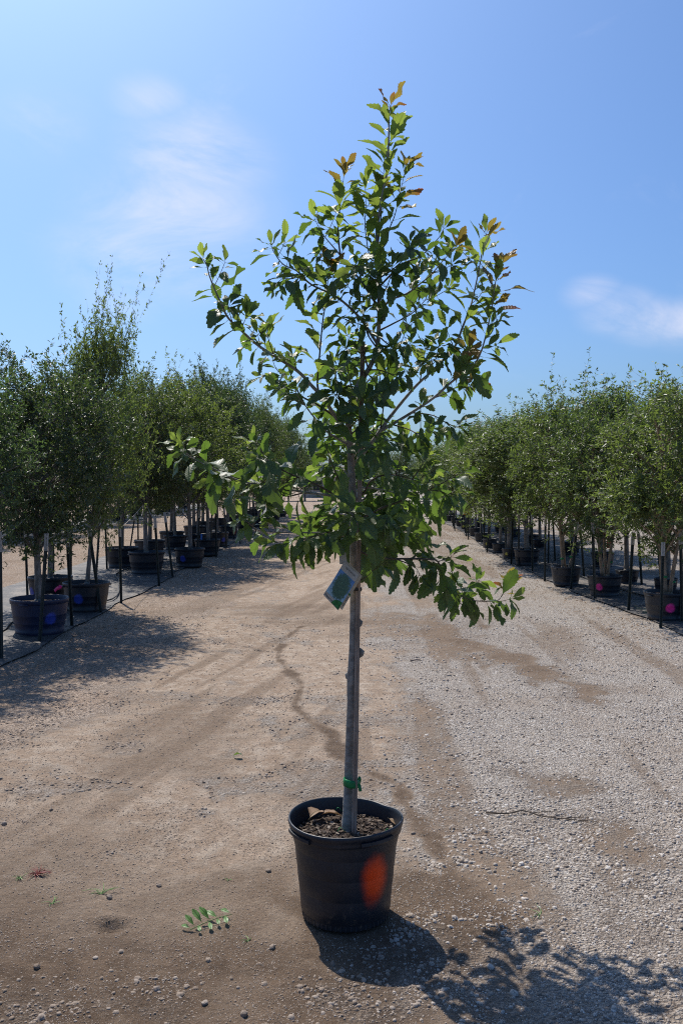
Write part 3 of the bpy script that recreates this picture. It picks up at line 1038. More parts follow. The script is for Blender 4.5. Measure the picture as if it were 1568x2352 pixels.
    pr = unit(np.cross(D[tid], rng.normal(0, 1, (len(tid), 3))))
    ld = unit(D[tid] * rng.uniform(0.2, 0.9, (len(tid), 1)) + pr * 0.9 + np.array([0, 0, 0.05]))
    nr = unit(np.array([0, 0, 0.8]) + rng.normal(0, 0.75, (len(tid), 3)))
    L = leafL * rng.uniform(0.65, 1.25, len(tid))
    V, Fc, Sz = leaf_cloud(pos, ld, nr, L, L * rng.uniform(0.30, 0.42, len(tid)))
    # twig stems: thin three-sided sticks
    sd = unit(np.cross(D, np.array([0.3, 0.2, 0.9])))
    up = np.cross(sd, D)
    e = S + D * Lt[:, None] + bend * (Lt * 0.18)[:, None]
    rr = 0.0022
    b1, b2, b3 = S + sd * rr, S - sd * rr * 0.5 + up * rr * 0.87, S - sd * rr * 0.5 - up * rr * 0.87
    tv = np.stack([b1, b2, b3, e], 1).reshape(-1, 3)
    base = (np.arange(len(S)) * 4)[:, None] + len(V)
    tf = (base + np.array([[0, 1, 3, 1, 2, 3, 2, 0, 3]])).ravel()
    Vall = np.concatenate([V, tv]); Fall = np.concatenate([Fc, tf])
    Sall = np.concatenate([Sz, np.full(len(S) * 3, 3)])
    mi = np.concatenate([np.zeros(len(Sz), int), np.ones(len(S) * 3, int)])
    crown = mesh_np(name + '_crown', Vall, Fall, Sall, [leafmat, M['twig']], mi)
    return trunk, crown, float(np.percentile(V[:, 2], 99.6))


PROTO = {
    'dense_a': crown_proto('dense_a', 1, 2.75, 0.95, 0.78, 74, 30, 14, 26, M['live_leaf'], M['bark'], top_open=0.5),
    'dense_b': crown_proto('dense_b', 2, 2.75, 1.0, 0.78, 76, 30, 14, 34, M['live_leaf'], M['bark'], top_open=0.8),
    'dense_c': crown_proto('dense_c', 3, 2.9, 0.90, 0.84, 70, 30, 14, 40, M['live_leaf_light'], M['bark'], top_open=1.0),
    'tall_open': crown_proto('tall_open', 4, 2.75, 0.92, 0.80, 66, 30, 14, 90, M['live_leaf_light'], M['bark'], top_open=1.9, spray_out=0.14),
    'upright_multi': crown_proto('upright_multi', 5, 2.4, 0.70, 0.58, 50, 29, 14, 34, M['live_leaf_light'], M['tan_bark'], ntrunk=3, top_open=1.7, spray_out=0.2),
    'upright': crown_proto('upright', 6, 2.6, 0.66, 0.72, 48, 29, 14, 24, M['live_leaf_light'], M['bark'], trunk_r=0.035, top_open=0.6),
    'big_far': crown_proto('big_far', 8, 6.0, 2.9, 1.4, 90, 24, 12, 0, M['far_leaf'], M['bark'], leafL=0.16, trunk_r=0.16),
    'shade': crown_proto('shade', 9, 5.4, 3.2, 1.2, 90, 24, 12, 10, M['far_leaf'], M['bark'], leafL=0.16, trunk_r=0.15),
}


rr_ = random.Random(12)


def bg_tree(x, y, z, proto, height, width=1.0, rot=0.0, label='', name='live_oak_tree', group=None, tone=None):
    tr, cr, h = PROTO[proto]
    sz = height / h
    e = link(name, None, loc=(x, y, z), rot=(0, 0, rot), scale=(width, width, sz))
    e.empty_display_size = 0.1
    link('trunk', tr, e)
    link('crown', cr, e).color = ((rr_.random() if tone is None else tone), 0.5, 0.5, 1)
    tag(e, label, 'tree', group)
    return e


# nursery pot prototype for the rows (0.64 m wide, 0.42 m high)
def row_pot_meshes():
    b = MB()
    prof = [(0.0, 0.0), (0.245, 0.0), (0.255, 0.012), (0.262, 0.05), (0.258, 0.055), (0.272, 0.13), (0.276, 0.134), (0.276, 0.142), (0.288, 0.22), (0.292, 0.224), (0.292, 0.232), (0.303, 0.355)]
    b.lathe(prof, 36)
    body = b.mesh('pot_body', M['pot'], smooth=True)
    r = MB()
    r.lathe([(0.303, 0.355), (0.314, 0.358), (0.317, 0.397), (0.315, 0.409), (0.309, 0.411), (0.304, 0.40), (0.299, 0.352), (0.294, 0.30)], 36)
    for a in (0.6, 0.6 + math.pi):
        r.box((0.316 * math.cos(a), 0.316 * math.sin(a), 0.362), (0.03, 0.10, 0.018), Matrix.Rotation(a, 3, 'Z'))
    rim = r.mesh('pot_rim', M['pot'], smooth=True)
    s = MB()
    rng = random.Random(4)
    vs = [(0, 0, 0.372)]; fs = []
    for ri, rr in enumerate((0.1, 0.2, 0.297)):
        for k in range(24):
            a = 2 * math.pi * k / 24
            vs.append((rr * math.cos(a), rr * math.sin(a), (0.368, 0.36, 0.345)[ri] + rng.uniform(-.006, .006)))
    for k in range(24):
        fs.append((0, 1 + k, 1 + (k + 1) % 24))
        for ri in range(2):
            o = 1 + ri * 24
            fs.append((o + k, o + 24 + k, o + 24 + (k + 1) % 24, o + (k + 1) % 24))
    s.add(vs, fs)
    soil = s.mesh('pot_soil', M['soil'], smooth=True)
    return body, rim, soil


ROWPOT = row_pot_meshes()
NOSPOT = (0, 0, 0, 0)
SP = {None: NOSPOT, 'blue': (0.035, 0.07, 0.42, 0.9), 'pink': (0.85, 0.04, 0.30, 1.0), 'yellow': (0.50, 0.46, 0.08, 0.85), 'red': (0.5, 0.03, 0.02, 0.9)}


NAVYPOT = []
for me_ in ROWPOT[:2]:
    c_ = me_.copy(); c_.materials.clear(); c_.materials.append(M['pot_navy']); NAVYPOT.append(c_)
NAVYPOT.append(ROWPOT[2])


def row_pot(px, py, wpx, spot, label, group, face=0.0):
    """a pot from the left-right middle, the front foot and the width seen in the photograph"""
    g0 = gnd(px, py)
    Y = g0.y
    for _ in range(3):
        wdt = wpx / F * Y * 0.97
        Y = g0.y + wdt * 0.40
    X = (px - 784.0) / F * Y * 1.0
    s = wdt / 0.648
    e = link('nursery_pot', None, loc=(X, Y, gz(X, Y) + 0.004 + (0.014 if abs(X) > 3 else 0)), rot=(0, 0, face), scale=(s, s, s * 0.97))
    for nm, me in zip(('body', 'rim', 'soil'), NAVYPOT if px < 95 else ROWPOT):
        o = link(nm, me, e)
        if nm == 'body':
            o.color = SP[spot]
    tag(e, label, 'plant pot', group)
    return X, Y, e.location.z + 0.35 * s, s


ROW_L = 'potted trees along the left row'
ROW_R = 'potted trees along the right row'
POT_L = 'black pots along the left row'
POT_R = 'black pots along the right row'
# (x, front foot y, width, spot, spot turn, proto, crown top y, crown width, pot words, tree words)
LEFT = [
    (89, 1467, 138, 'blue', 0.75, 'dense_a', 815, 0.92, 'nearest large dark navy pot on the left with blue spray mark and pink ribbon', 'dense dark live oak at the left edge in the nearest left pot'),
    (197, 1412, 112, 'blue', -0.1, 'tall_open', 665, 0.64, 'large black pot with a round blue spot behind the pink ribbon', 'tallest left tree with thin upright shoots above the others, in blue-spotted pot'),
    (114, 1395, 106, 'blue', -0.8, 'dense_b', 845, 0.95, 'black pot half hidden behind the nearest left pot', 'dense tree rising behind the nearest left tree'),
    (336, 1323, 87, None, 0, 'dense_b', 862, 1.0, 'wide black pot on the sheet third along the left front row', 'round green tree third along the left front row'),
    (280, 1308, 79, None, 0, 'dense_c', 850, 0.95, 'black pot standing left of the third left pot in the inner row', 'tree in the inner left row beside the third front one'),
    (343, 1288, 74, None, 0, 'dense_a', 880, 1.0, 'black pot directly behind the third left pot', 'tree directly behind the third left tree'),
    (435, 1305, 73, 'blue', -0.35, 'dense_c', 862, 1.0, 'black pot with a dim blue mark, fourth in the left front row', 'fourth tree of the left front row, with shoots at its top'),
    (402, 1266, 56, None, 0, 'dense_b', 880, 1.0, 'black pot behind the fourth left pot, on its left', 'inner-row tree behind the fourth left tree, on its left'),
    (456, 1262, 54, None, 0, 'dense_a', 870, 1.0, 'black pot behind the fourth left pot, on its right', 'inner-row tree behind the fourth left tree, on its right'),
    (476, 1280, 63, None, 0, 'dense_b', 850, 0.9, 'black pot fifth in the left front row with a small blue tag', 'fifth tree of the left front row'),
    (500, 1257, 54, 'blue', 0.75, 'dense_a', 850, 0.95, 'black pot with a blue smear on its right side, sixth on the left', 'sixth tree of the left front row'),
    (524, 1238, 47, 'red', 0.9, 'dense_c', 885, 0.9, 'black pot with a red mark at its side, seventh on the left', 'seventh tree of the left front row'),
    (563, 1224, 40, None, 0, 'dense_b', 905, 1.1, 'eighth black pot of the left front row', 'eighth tree of the left front row'),
    (593, 1212, 34, None, 0, 'dense_a', 915, 1.0, 'ninth black pot of the left front row', 'ninth tree of the left front row'),
    (614, 1203, 29, None, 0, 'dense_c', 940, 1.0, 'tenth black pot of the left front row', 'tenth tree of the left front row'),
    (632, 1194, 25, None, 0, 'dense_b', 955, 1.0, 'eleventh black pot of the left front row', 'eleventh tree of the left front row'),
    (648, 1187, 22, None, 0, 'dense_a', 962, 1.0, 'twelfth black pot of the left front row', 'twelfth tree of the left front row'),
    (662, 1181, 20, None, 0, 'dense_b', 970, 1.0, 'thirteenth and farthest black pot in view on the left', 'thirteenth and farthest tree in view of the left front row'),
]
RIGHT = [
    (1532, 1431, 107, 'pink', -0.15, 'upright_multi', 850, 1.1, 'nearest right pot with a large round pink spot', 'nearest right tree with several tan stems leaning from the pink-spotted pot'),
    (1389, 1375, 82, 'pink', -0.62, 'upright_multi', 868, 1.1, 'black pot with a pink mark on its left side, second on the right', 'multi-stemmed tree with green ties second along the right row'),
    (1300, 1349, 73, None, 0, 'upright_multi', 890, 1.1, 'third black pot of the right front row, unmarked', 'multi-stemmed tree with upright leafy shoots third along the right row'),
    (1530, 1366, 56, None, 0, 'upright', 900, 1.3, 'black pot behind the pink-spotted pot at the right edge', 'tree behind the nearest right tree at the right edge'),
    (1441, 1346, 56, None, 0, 'upright', 890, 1.25, 'smaller black pot behind the second right pot, on its right', 'inner right tree between the first and second right trees'),
    (1383, 1306, 47, None, 0, 'upright', 905, 1.25, 'small black pot seen between the stems of the second right tree', 'inner right tree with a red tag behind the second right tree'),
    (1210, 1302, 62, None, 0, 'upright', 955, 1.55, 'fourth black pot of the right row, before the tight line of small pots', 'round-topped tree fourth along the right row'),
    (1240, 1262, 34, None, 0, 'upright', 950, 1.3, 'small inner pot just right of the fourth right pot', 'inner tree right of the fourth right tree'),
    (1171, 1285, 38, 'yellow', -0.7, 'upright', 960, 1.4, 'small black pot with a yellow stripe, fifth along the right row', 'fifth tree along the right row, in a yellow-striped pot'),
    (1147, 1272, 36, None, 0, 'upright', 962, 1.35, 'sixth pot of the right row, unmarked', 'sixth tree along the right row'),
    (1125, 1261, 35, 'yellow', -0.7, 'upright', 965, 1.3, 'seventh pot of the right row, with a yellow stripe', 'seventh tree along the right row'),
    (1105, 1246, 34, None, 0, 'upright', 972, 1.3, 'eighth pot of the right row', 'eighth tree along the right row'),
    (1092, 1234, 33, None, 0, 'upright', 985, 1.2, 'ninth pot of the right row', 'ninth tree along the right row'),
    (1080, 1226, 28, 'yellow', -0.7, 'upright', 990, 1.2, 'tenth pot of the right row, yellow marked', 'tenth tree along the right row'),
    (1069, 1218, 26, 'yellow', -0.7, 'upright', 1000, 1.2, 'eleventh pot of the right row, yellow marked', 'eleventh tree along the right row'),
    (1057, 1211, 24, None, 0, 'upright', 1005, 1.2, 'twelfth pot of the right row', 'twelfth tree along the right row'),
    (1045, 1204, 22, 'yellow', -0.7, 'upright', 1010, 1.2, 'thirteenth pot of the right row, yellow marked', 'thirteenth tree along the right row'),
    (1033, 1198, 21, None, 0, 'upright', 1016, 1.2, 'fourteenth pot of the right row', 'fourteenth tree along the right row'),
    (1020, 1193, 20, None, 0, 'upright', 1022, 1.2, 'fifteenth pot of the right row', 'fifteenth tree along the right row'),
    (1006, 1187, 18, None, 0, 'upright', 1028, 1.2, 'sixteenth pot of the right row', 'sixteenth tree along the right row'),
    (994, 1182, 17, None, 0, 'upright', 1034, 1.2, 'seventeenth and farthest pot in view on the right', 'seventeenth and farthest tree in view along the right row'),
]
PLACED = {}
for side, rows, gt, gp in (('L', LEFT, ROW_L, POT_L), ('R', RIGHT, ROW_R, POT_R)):
    for i, (px, py, wp, spot, face, proto, topy, wid, plab, tlab) in enumerate(rows):
        X, Y, zs, s = row_pot(px, py, wp, spot, plab, gp, face)
        top = at(px, topy, Y).z
        te = bg_tree(X, Y, zs, proto, top - zs, wid * rr_.uniform(0.95, 1.08), rr_.uniform(0, 6.28) if proto != 'upright_multi' else 0.6 + 2.1 * i, tlab, group=gt, tone=({0: 0.12, 2: 0.3, 1: 0.85, 3: 0.6, 5: 0.25}.get(i) if side == 'L' else {0: 0.7, 1: 0.35, 2: 0.6}.get(i)))
        PLACED[(side, i)] = (X, Y, zs, s)
        if proto == 'tall_open':
            te.rotation_euler = (0, -0.085, 0.4 + math.pi)

# a tree just outside the left edge whose twigs reach into the picture, with its pot
X0, Y0 = -3.72, 8.25
pe = link('nursery_pot', None, loc=(X0, Y0, 0.02))
for nm, me in zip(('body', 'rim', 'soil'), ROWPOT):
    link(nm, me, pe).color = NOSPOT
tag(pe, 'black pot just beyond the left picture edge, nearest the camera', 'plant pot', POT_L)
bg_tree(X0, Y0, 0.36, 'dense_c', 2.85, 0.80, 1.0, 'tree at the left edge whose upper twigs reach into the sky', group=ROW_L, tone=0.0)

# distant rows: left inner row, far left row, far right row, each with its pot
def far_row(n, f, proto, hgt, words, group, pgroup, wid=1.0, potscale=1.0):
    for i in range(n):
        x, y = f(i)
        e = link('nursery_pot', None, loc=(x, y, gz(x, y) + 0.014), rot=(0, 0, i), scale=(potscale,) * 3)
        for nm, me in zip(('body', 'rim', 'soil'), ROWPOT):
            link(nm, me, e).color = NOSPOT
        tag(e, '%s black pot %s' % (ORD(i + 1), words), 'plant pot', pgroup)
        bg_tree(x, y, 0.014 + 0.35 * potscale, proto[i % len(proto)], hgt * rr_.uniform(0.88, 1.12), wid * rr_.uniform(0.9, 1.15), rr_.uniform(0, 6.28),
                '%s tree %s' % (ORD(i + 1), words), group=group)


far_row(9, lambda i: (-4.35 + 0.12 * math.sin(i * 2), 23.0 + i * 2.9), ['dense_b', 'dense_c', 'dense_a'], 3.5, 'of the inner left row, counted from the front', 'trees of the inner left row', 'pots of the inner left row')
far_row(12, lambda i: (-10.1 + 0.5 * math.sin(i * 1.7), 23.5 + i * 3.1), ['dense_a', 'dense_b', 'dense_c'], 3.6, 'of the distant left row, counted from the front', 'trees of the distant left row', 'pots of the distant left row', 1.25, 1.25)
far_row(9, lambda i: (5.1 + 0.15 * math.sin(i * 2), 17.5 + i * 3.0), ['upright', 'dense_c'], 2.9, 'of the inner right row, counted from the front', 'trees of the inner right row', 'pots of the inner right row', 1.3, 0.7)
far_row(9, lambda i: (14.2 + 0.3 * math.sin(i * 1.3), 34.0 + i * 3.0), ['dense_c', 'upright', 'dense_a'], 3.4, 'of the distant right row, counted from the front', 'trees of the distant right row', 'pots of the distant right row', 1.4, 1.1)

# big trees beyond the nursery
FARTREES = [
    (1530, 46, 905, 'big_far', 1.0, 'big rounded dark green tree standing behind the right row'),
    (1460, 52, 945, 'shade', 0.75, 'smaller rounded tree left of the big dark one on the right'),
    (1330, 60, 985, 'big_far', 0.8, 'distant round tree seen through the right shoots'),
    (1225, 75, 1010, 'shade', 0.9, 'distant tree behind the fourth right tree'),
    (1130, 80, 1020, 'big_far', 0.8, 'distant tree behind the right row of small pots'),
    (1060, 82, 1035, 'shade', 0.8, 'distant tree left of the far right row end'),
    (985, 80, 1022, 'big_far', 0.8, 'distant tree right of the lane end'),
    (915, 84, 1030, 'shade', 0.9, 'distant pale tree closing the lane on its right'),
    (845, 88, 1035, 'big_far', 0.9, 'distant bushy tree closing the lane straight ahead'),
    (700, 84, 1030, 'big_far', 0.8, 'distant tree left of the house at the lane end'),
    (640, 84, 1030, 'shade', 0.9, 'distant tree behind the far end of the left row'),
    (560, 84, 1030, 'big_far', 0.9, 'distant tree hidden behind the middle of the left row'),
    (440, 80, 1025, 'shade', 1.0, 'distant tree behind the fourth left tree'),
    (300, 76, 1020, 'big_far', 1.0, 'distant tree behind the third left tree'),
    (150, 72, 1015, 'shade', 1.0, 'distant tree behind the tall thin left tree'),
    (20, 70, 1010, 'big_far', 1.0, 'distant tree behind the left picture edge'),
]
for (px, Y, ty, pr, wd, lb) in FARTREES:
    p = at(px, ty, Y)
    bg_tree(p.x, Y, 0.0, pr, p.z, wd * (p.z / PROTO[pr][2]) * 1.1, rr_.uniform(0, 6), lb, name='distant_tree', group='trees beyond the nursery')

# small house and utility pole at the end of the lane
hp = at(766, 1118, 105)
he = link('house', None, loc=(hp.x, 105, 0))
hb = MB(); hb.box((0, 0, 1.2), (7, 5, 2.4)); link('wall', hb.mesh('house_wall', M['house_wall']), he)
hr = MB()
hr.add([(-3.9, -2.9, 2.4), (3.9, -2.9, 2.4), (3.9, 2.9, 2.4), (-3.9, 2.9, 2.4), (-2.4, 0, 3.7), (2.4, 0, 3.7)], [(0, 1, 5, 4), (1, 2, 5), (2, 3, 4, 5), (3, 0, 4), (3, 2, 1, 0)])
link('roof', hr.mesh('house_roof', M['roof']), he)
for wx in (-1.8, 1.6):
    wb = MB(); wb.box((wx, -2.52, 1.4), (1.0, 0.06, 1.1)); link('window', wb.mesh('house_window', M['glass']), he)
tag(he, 'small grey-roofed house at the far end of the lane', 'house')
pb = MB(); pb.tube([(0, 0, 0), (0, 0, 3), (0.02, 0, 7)], [0.15, 0.14, 0.11], 10)
pp = at(757, 1118, 96)
po = link('utility_pole', None, loc=(pp.x, 96, 0))
link('pole', pb.mesh('utility_pole', M['twig'], True), po)
cb = MB(); cb.box((0, 0, 6.5), (1.8, 0.12, 0.12)); link('crossarm', cb.mesh('pole_crossarm', M['twig']), po)
tag(po, 'dark utility pole beside the house at the lane end', 'pole')


# ------------------------------------------------------------------ stake posts and guy ropes
def post_mesh():
    b = MB()
    b.box((0, 0, 0.5), (0.036, 0.006, 1.0)); b.box((0, 0.017, 0.5), (0.006, 0.028, 0.998))
    for k in range(17):
        b.box((0, -0.0055, 0.06 + k * 0.052), (0.016, 0.008, 0.014))
    c = MB()
    c.box((0, 0.0, 0.925), (0.042, 0.013, 0.156)); c.box((0, 0.017, 0.925), (0.012, 0.034, 0.154))
    return b.mesh('post_shaft', M['post']), c.mesh('post_tip', M['post_tip'])


POSTM = post_mesh()


def post(base, top, label, group, hidden_foot=0.0):
    d = top - base
    h = d.length
    o = link('stake_post', POSTM[0])
    q = d.to_track_quat('Z', 'Y')
    o.rotation_mode = 'QUATERNION'
    o.rotation_quaternion = q
    o.location = base - d.normalized() * 0.02
    o.scale = (1, 1, h + 0.02)
    t = link('tip', POSTM[1], o)
    tag(o, label, 'post', group)
    return base + d * 0.95


POSTS_L = [((4, 1518), (0, 1222), 'dark stake post at the left picture edge by the sheet corner'),
           ((95, 1477), (111, 1226), 'stake post leaning in front of the nearest left pot'),
           ((165, 1441), (154, 1223), 'stake post between the two nearest left pots'),
           ((231, 1411), (201, 1200), 'leaning stake post in front of the blue-spotted left pot'),
           ((279, 1387), (275, 1205), 'lone stake post on the sheet between second and third left pots'),
           ((365, 1345), (355, 1188), 'white-tipped stake post at the right of the third left pot'),
           ((396, 1325), (377, 1177), 'green stake post just left of the fourth left pot'),
           ((64, 1372), (59, 1221), 'stake post behind the nearest left pot, on its left'),
           ((163, 1368), (163, 1198), 'upright stake post left of the thick trunk behind the nearest pots'),
           ((222, 1340), (232, 1185), 'stake post leaning right behind the blue-spotted pot'),
           ((246, 1310), (241, 1172), 'stake post standing left of the inner third pot'),
           ((318, 1268), (317, 1167), 'stake post beside the trunk of the third left tree'),
           ((123, 1350), (123, 1229), 'stake post behind the half-hidden inner left pot'),
           ((300, 1264), (312, 1180), 'slanted stake post near the inner third pot')]
POSTS_R = [((1516, 1443), (1522, 1246), 'stake post in front of the pink-spotted right pot'),
           ((1443, 1405), (1454, 1223), 'stake post between the first and second right pots'),
           ((1364, 1377), (1358, 1199), 'stake post in front of the second right pot'),
           ((1311, 1355), (1326, 1199), 'leaning stake post in front of the third right pot'),
           ((1250, 1335), (1252, 1185), 'lone pale-topped stake post left of the third right pot'),
           ((1222, 1314), (1221, 1183), 'stake post at the right of the fourth right pot'),
           ((1190, 1301), (1191, 1182), 'stake post at the left of the fourth right pot'),
           ((1564, 1432), (1560, 1217), 'white-tipped stake post at the right picture edge'),
           ((1471, 1347), (1463, 1226), 'stake post behind the second right pot, slanting left'),
           ((1515, 1335), (1503, 1214), 'stake post behind the nearest right pot'),
           ((1339, 1329), (1330, 1208), 'stake post behind the third right pot on its right'),
           ((1273, 1290), (1267, 1184), 'stake post on the inner sheet left of the third right pot'),
           ((1258, 1297), (1260, 1182), 'second thin stake post beside the lone pale-topped one')]
TIPS = {}
for side, rows, grp in (('L', POSTS_L, 'stake posts along the left row'), ('R', POSTS_R, 'stake posts along the right row')):
    for i, (b, t, lb) in enumerate(rows):
        g0 = gnd(*b)
        g0.z = gz(g0.x, g0.y)
        TIPS[(side, i)] = post(g0, at(t[0], t[1], g0.y + 0.03), lb, grp)
for side, n, f, grp in (('left', 15, lambda i: (-2.95 + 0.2 * math.sin(i * 2.1), 18.3 + i * 1.55), 'far stake posts along the left row'),
                        ('right', 16, lambda i: (3.45 + 0.07 * i + 0.12 * math.sin(i * 2.1), 18.2 + i * 1.6), 'far stake posts along the right row')):
    for i in range(n):
        x, y = f(i)
        post(Vector((x, y, gz(x, y))), Vector((x + rr_.uniform(-.08, .08), y + rr_.uniform(-.05, .05), rr_.uniform(1.05, 1.2))),
             '%s stake post along the far %s row, counted away from the camera' % (ORD(i + 1), side), grp)
for i in range(10):
    x, y = -9.3 + 0.3 * math.sin(i * 3), 22 + i * 2.4
    post(Vector((x, y, gz(x, y))), Vector((x, y, 1.15)), '%s stake post of the distant left row across the side lane' % ORD(i + 1), 'stake posts of the distant left row')


def rope(a, b, label, sag=0.03):
    a, b = Vector(a), Vector(b)
    pts = [a.lerp(b, t) - Vector((0, 0, sag * 4 * t * (1 - t))) for t in np.linspace(0, 1, 9)]
    m = MB(); m.tube(pts, 0.0042, 5)
    o = link('guy_rope', m.mesh('guy_rope', M['rope']))
    tag(o, label, 'rope', 'guy ropes between trunks and stake posts')


def trunk_pt(side, i, h):
    X, Y, zs, s = PLACED[(side, i)]
    return Vector((X, Y - 0.04, zs + h))


rope(trunk_pt('L', 0, 1.05), TIPS[('L', 0)], 'pale rope running down left from the nearest left trunk')
rope(trunk_pt('L', 0, 1.05), TIPS[('L', 2)], 'pale rope running down right from the nearest left trunk')
rope(trunk_pt('L', 1, 0.95), TIPS[('L', 1)], 'rope from the thick trunk in the blue-spotted pot to the leaning post')
rope(trunk_pt('L', 3, 0.95), TIPS[('L', 5)], 'rope from the third left trunk to the white-tipped post')
rope(trunk_pt('L', 3, 0.95), TIPS[('L', 4)], 'rope from the third left trunk to the lone post on the sheet')
rope(trunk_pt('L', 6, 0.95), TIPS[('L', 6)], 'rope from the fourth left trunk to the green post')
rope(TIPS[('R', 2)], TIPS[('R', 1)], 'taut line between the second and first right stake posts', 0.01)
rope(TIPS[('R', 4)], TIPS[('R', 3)], 'taut line between the lone pale-topped post and the leaning right post', 0.01)
rope(trunk_pt('R', 6, 0.95), TIPS[('R', 5)], 'rope from the fourth right trunk to the post on its right')
rope(trunk_pt('R', 0, 0.9), TIPS[('R', 7)], 'rope from the nearest right stems to the white-tipped edge post')

# ribbon, tags and green ties in the rows
def strip_obj(name, pts, width, mat, label, cat, side=Vector((0, 0, 1)), parent=None, thick=0.0012):
    """a real thin strip with thickness"""
    P = smooth_curve(pts, 4)
    vs = []; fs = []
    n = len(P)
    for i, p in enumerate(P):
        t = (P[min(i + 1, n - 1)] - P[max(i - 1, 0)]).normalized()
        nn = t.cross(side).normalized()
        s = nn.cross(t).normalized()
        for a, b in ((-1, -1), (1, -1), (1, 1), (-1, 1)):
            vs.append(p + s * a * width / 2 + nn * b * thick / 2)
    for i in range(n - 1):
        for k in range(4):
            fs.append((i * 4 + k, i * 4 + (k + 1) % 4, i * 4 + 4 + (k + 1) % 4, i * 4 + 4 + k))
    fs.append((3, 2, 1, 0)); fs.append(tuple((n - 1) * 4 + k for k in range(4)))
    m = MB(); m.add(vs, fs)
    o = link(name, m.mesh(name, mat, True), parent)
    if label:
        tag(o, label, cat)
    return o


X, Y, zs, s = PLACED[('L', 0)]
strip_obj('pink_ribbon', [at(126, 1358, Y - .2), at(131, 1352, Y - .22), at(136, 1350, Y - .24), at(141, 1345, Y - .24)], 0.035, M['pink'], 'bright pink ribbon fluttering at the rim of the nearest left pot', 'ribbon')
X, Y, zs, s = PLACED[('R', 5)]
b = MB(); b.box(at(1398, 1250, Y - 0.2), (0.10, 0.012, 0.15)); b.box(at(1398, 1236, Y - 0.2), (0.012, 0.008, 0.12))
tag(link('red_tag', b.mesh('red_tag', M['red'])), 'small red tag hanging among the right stems', 'tag')
b = MB(); pz = at(1071, 1174, 28.5); b.box(pz, (0.20, 0.015, 0.24)); b.box(pz + Vector((0, 0, 0.16)), (0.02, 0.012, 0.16))
tag(link('orange_tag', b.mesh('orange_tag', M['orange'])), 'small orange tag hanging in the far right row', 'tag')
X, Y, zs, s = PLACED[('L', 9)]
b = MB(); pz = at(463, 1234, Y - 0.24); b.box(pz, (0.04, 0.008, 0.14)); b.box(pz - Vector((0, 0, 0.09)), (0.008, 0.006, 0.12))
tag(link('blue_tag', b.mesh('blue_tag', M['blue'])), 'small blue tag on the rim of the fifth left pot', 'tag')
for i in (0, 1, 2):
    X, Y, zs, s = PLACED[('R', i)]
    for k in range(3):
        a = k * 2.4 + 5 + 0.6 + 2.1 * i
        h = 0.16 + 0.03 * k
        wv = PROTO['upright_multi']
        rr = (0.05 + 0.16 * 1.6 * (h / (0.85 + 1.7 * 0.72))) * 1.1
        b = MB()
        b.lathe([(0.030, -0.012), (0.0315, 0.0), (0.030, 0.012), (0.024, 0.012), (0.024, -0.012), (0.030, -0.012)], 12)
        o = link('green_tie', b.mesh('green_tie', M['green_tape'], True), loc=(X + rr * math.cos(a), Y + rr * math.sin(a), zs + h))
        tag(o, 'green tape tie around the %s stem of the %s right tree' % (('left', 'middle', 'right')[k], ORD(i + 1)), 'tie', 'green ties on the right multi-stem trees')

# ------------------------------------------------------------------ the potted oak in front
# pot ------------------------------------------------------------------
pote = link('nursery_pot', None, loc=POT, scale=(1, 1, 1.08))
tag(pote, 'black round nursery pot with an orange spray mark holding the front tree', 'plant pot')


def rim_wob(r, z, a):
    k = max(0.0, (z - 0.25) / 0.11)
    rr = r * (1 + k * (0.012 * math.cos(2 * a + 0.4) + 0.008 * math.cos(3 * a + 1.3) - 0.025 * math.exp(-((a - 0.72) / 0.22) ** 2)))
    zz = z + k * (0.005 * math.cos(2 * a + 1.0) - 0.004 * math.exp(-((a - 0.72) / 0.25) ** 2))
    return rr, zz


b = MB()
prof = [(0.0, 0.004), (0.150, 0.004), (0.163, 0.010), (0.166, 0.018), (0.1665, 0.034), (0.171, 0.038), (0.1745, 0.080), (0.1772, 0.112), (0.1770, 0.1145), (0.1782, 0.117),
        (0.1825, 0.150), (0.1852, 0.186), (0.1850, 0.1885), (0.1862, 0.191), (0.1905, 0.225), (0.1937, 0.258), (0.1935, 0.2605), (0.1948, 0.263), (0.2005, 0.290), (0.2040, 0.312)]
b.lathe(prof, 96, wob=rim_wob)
body = link('body', b.mesh('oak_pot_body', M['pot_main'], True), pote)
body.color = (1.0, 0.075, 0.006, 1.0)
b = MB()
b.lathe([(0.2035, 0.309), (0.210, 0.311), (0.2115, 0.322), (0.2105, 0.331), (0.2155, 0.334), (0.2175, 0.345), (0.2160, 0.3515), (0.2130, 0.3535), (0.2095, 0.351), (0.2080, 0.340), (0.2040, 0.328), (0.199, 0.285)], 96, wob=rim_wob)
rim = link('rim', b.mesh('oak_pot_rim', M['pot_main'], True), pote)
rim.color = NOSPOT
for (a0, a1) in ((R(196), R(232)), (R(285), R(322)), (R(20), R(50)), (R(110), R(140))):
    b = MB()
    vs = []; fs = []
    K = 8
    for k in range(K + 1):
        a = a0 + (a1 - a0) * k / K
        for rr, zz in ((0.209, 0.331), (0.2205, 0.330), (0.2215, 0.320), (0.2175, 0.315), (0.209, 0.315)):
            r2, z2 = rim_wob(rr, zz, a)
            vs.append((r2 * math.cos(a), r2 * math.sin(a), z2))
    for k in range(K):
        for j in range(5):
            fs.append((k * 5 + j, k * 5 + (j + 1) % 5, k * 5 + 5 + (j + 1) % 5, k * 5 + 5 + j))
    fs.append((4, 3, 2, 1, 0)); fs.append(tuple(K * 5 + j for j in range(5)))
    b.add(vs, fs)
    h = link('handle', b.mesh('oak_pot_handle', M['pot_main'], False), pote); h.color = NOSPOT
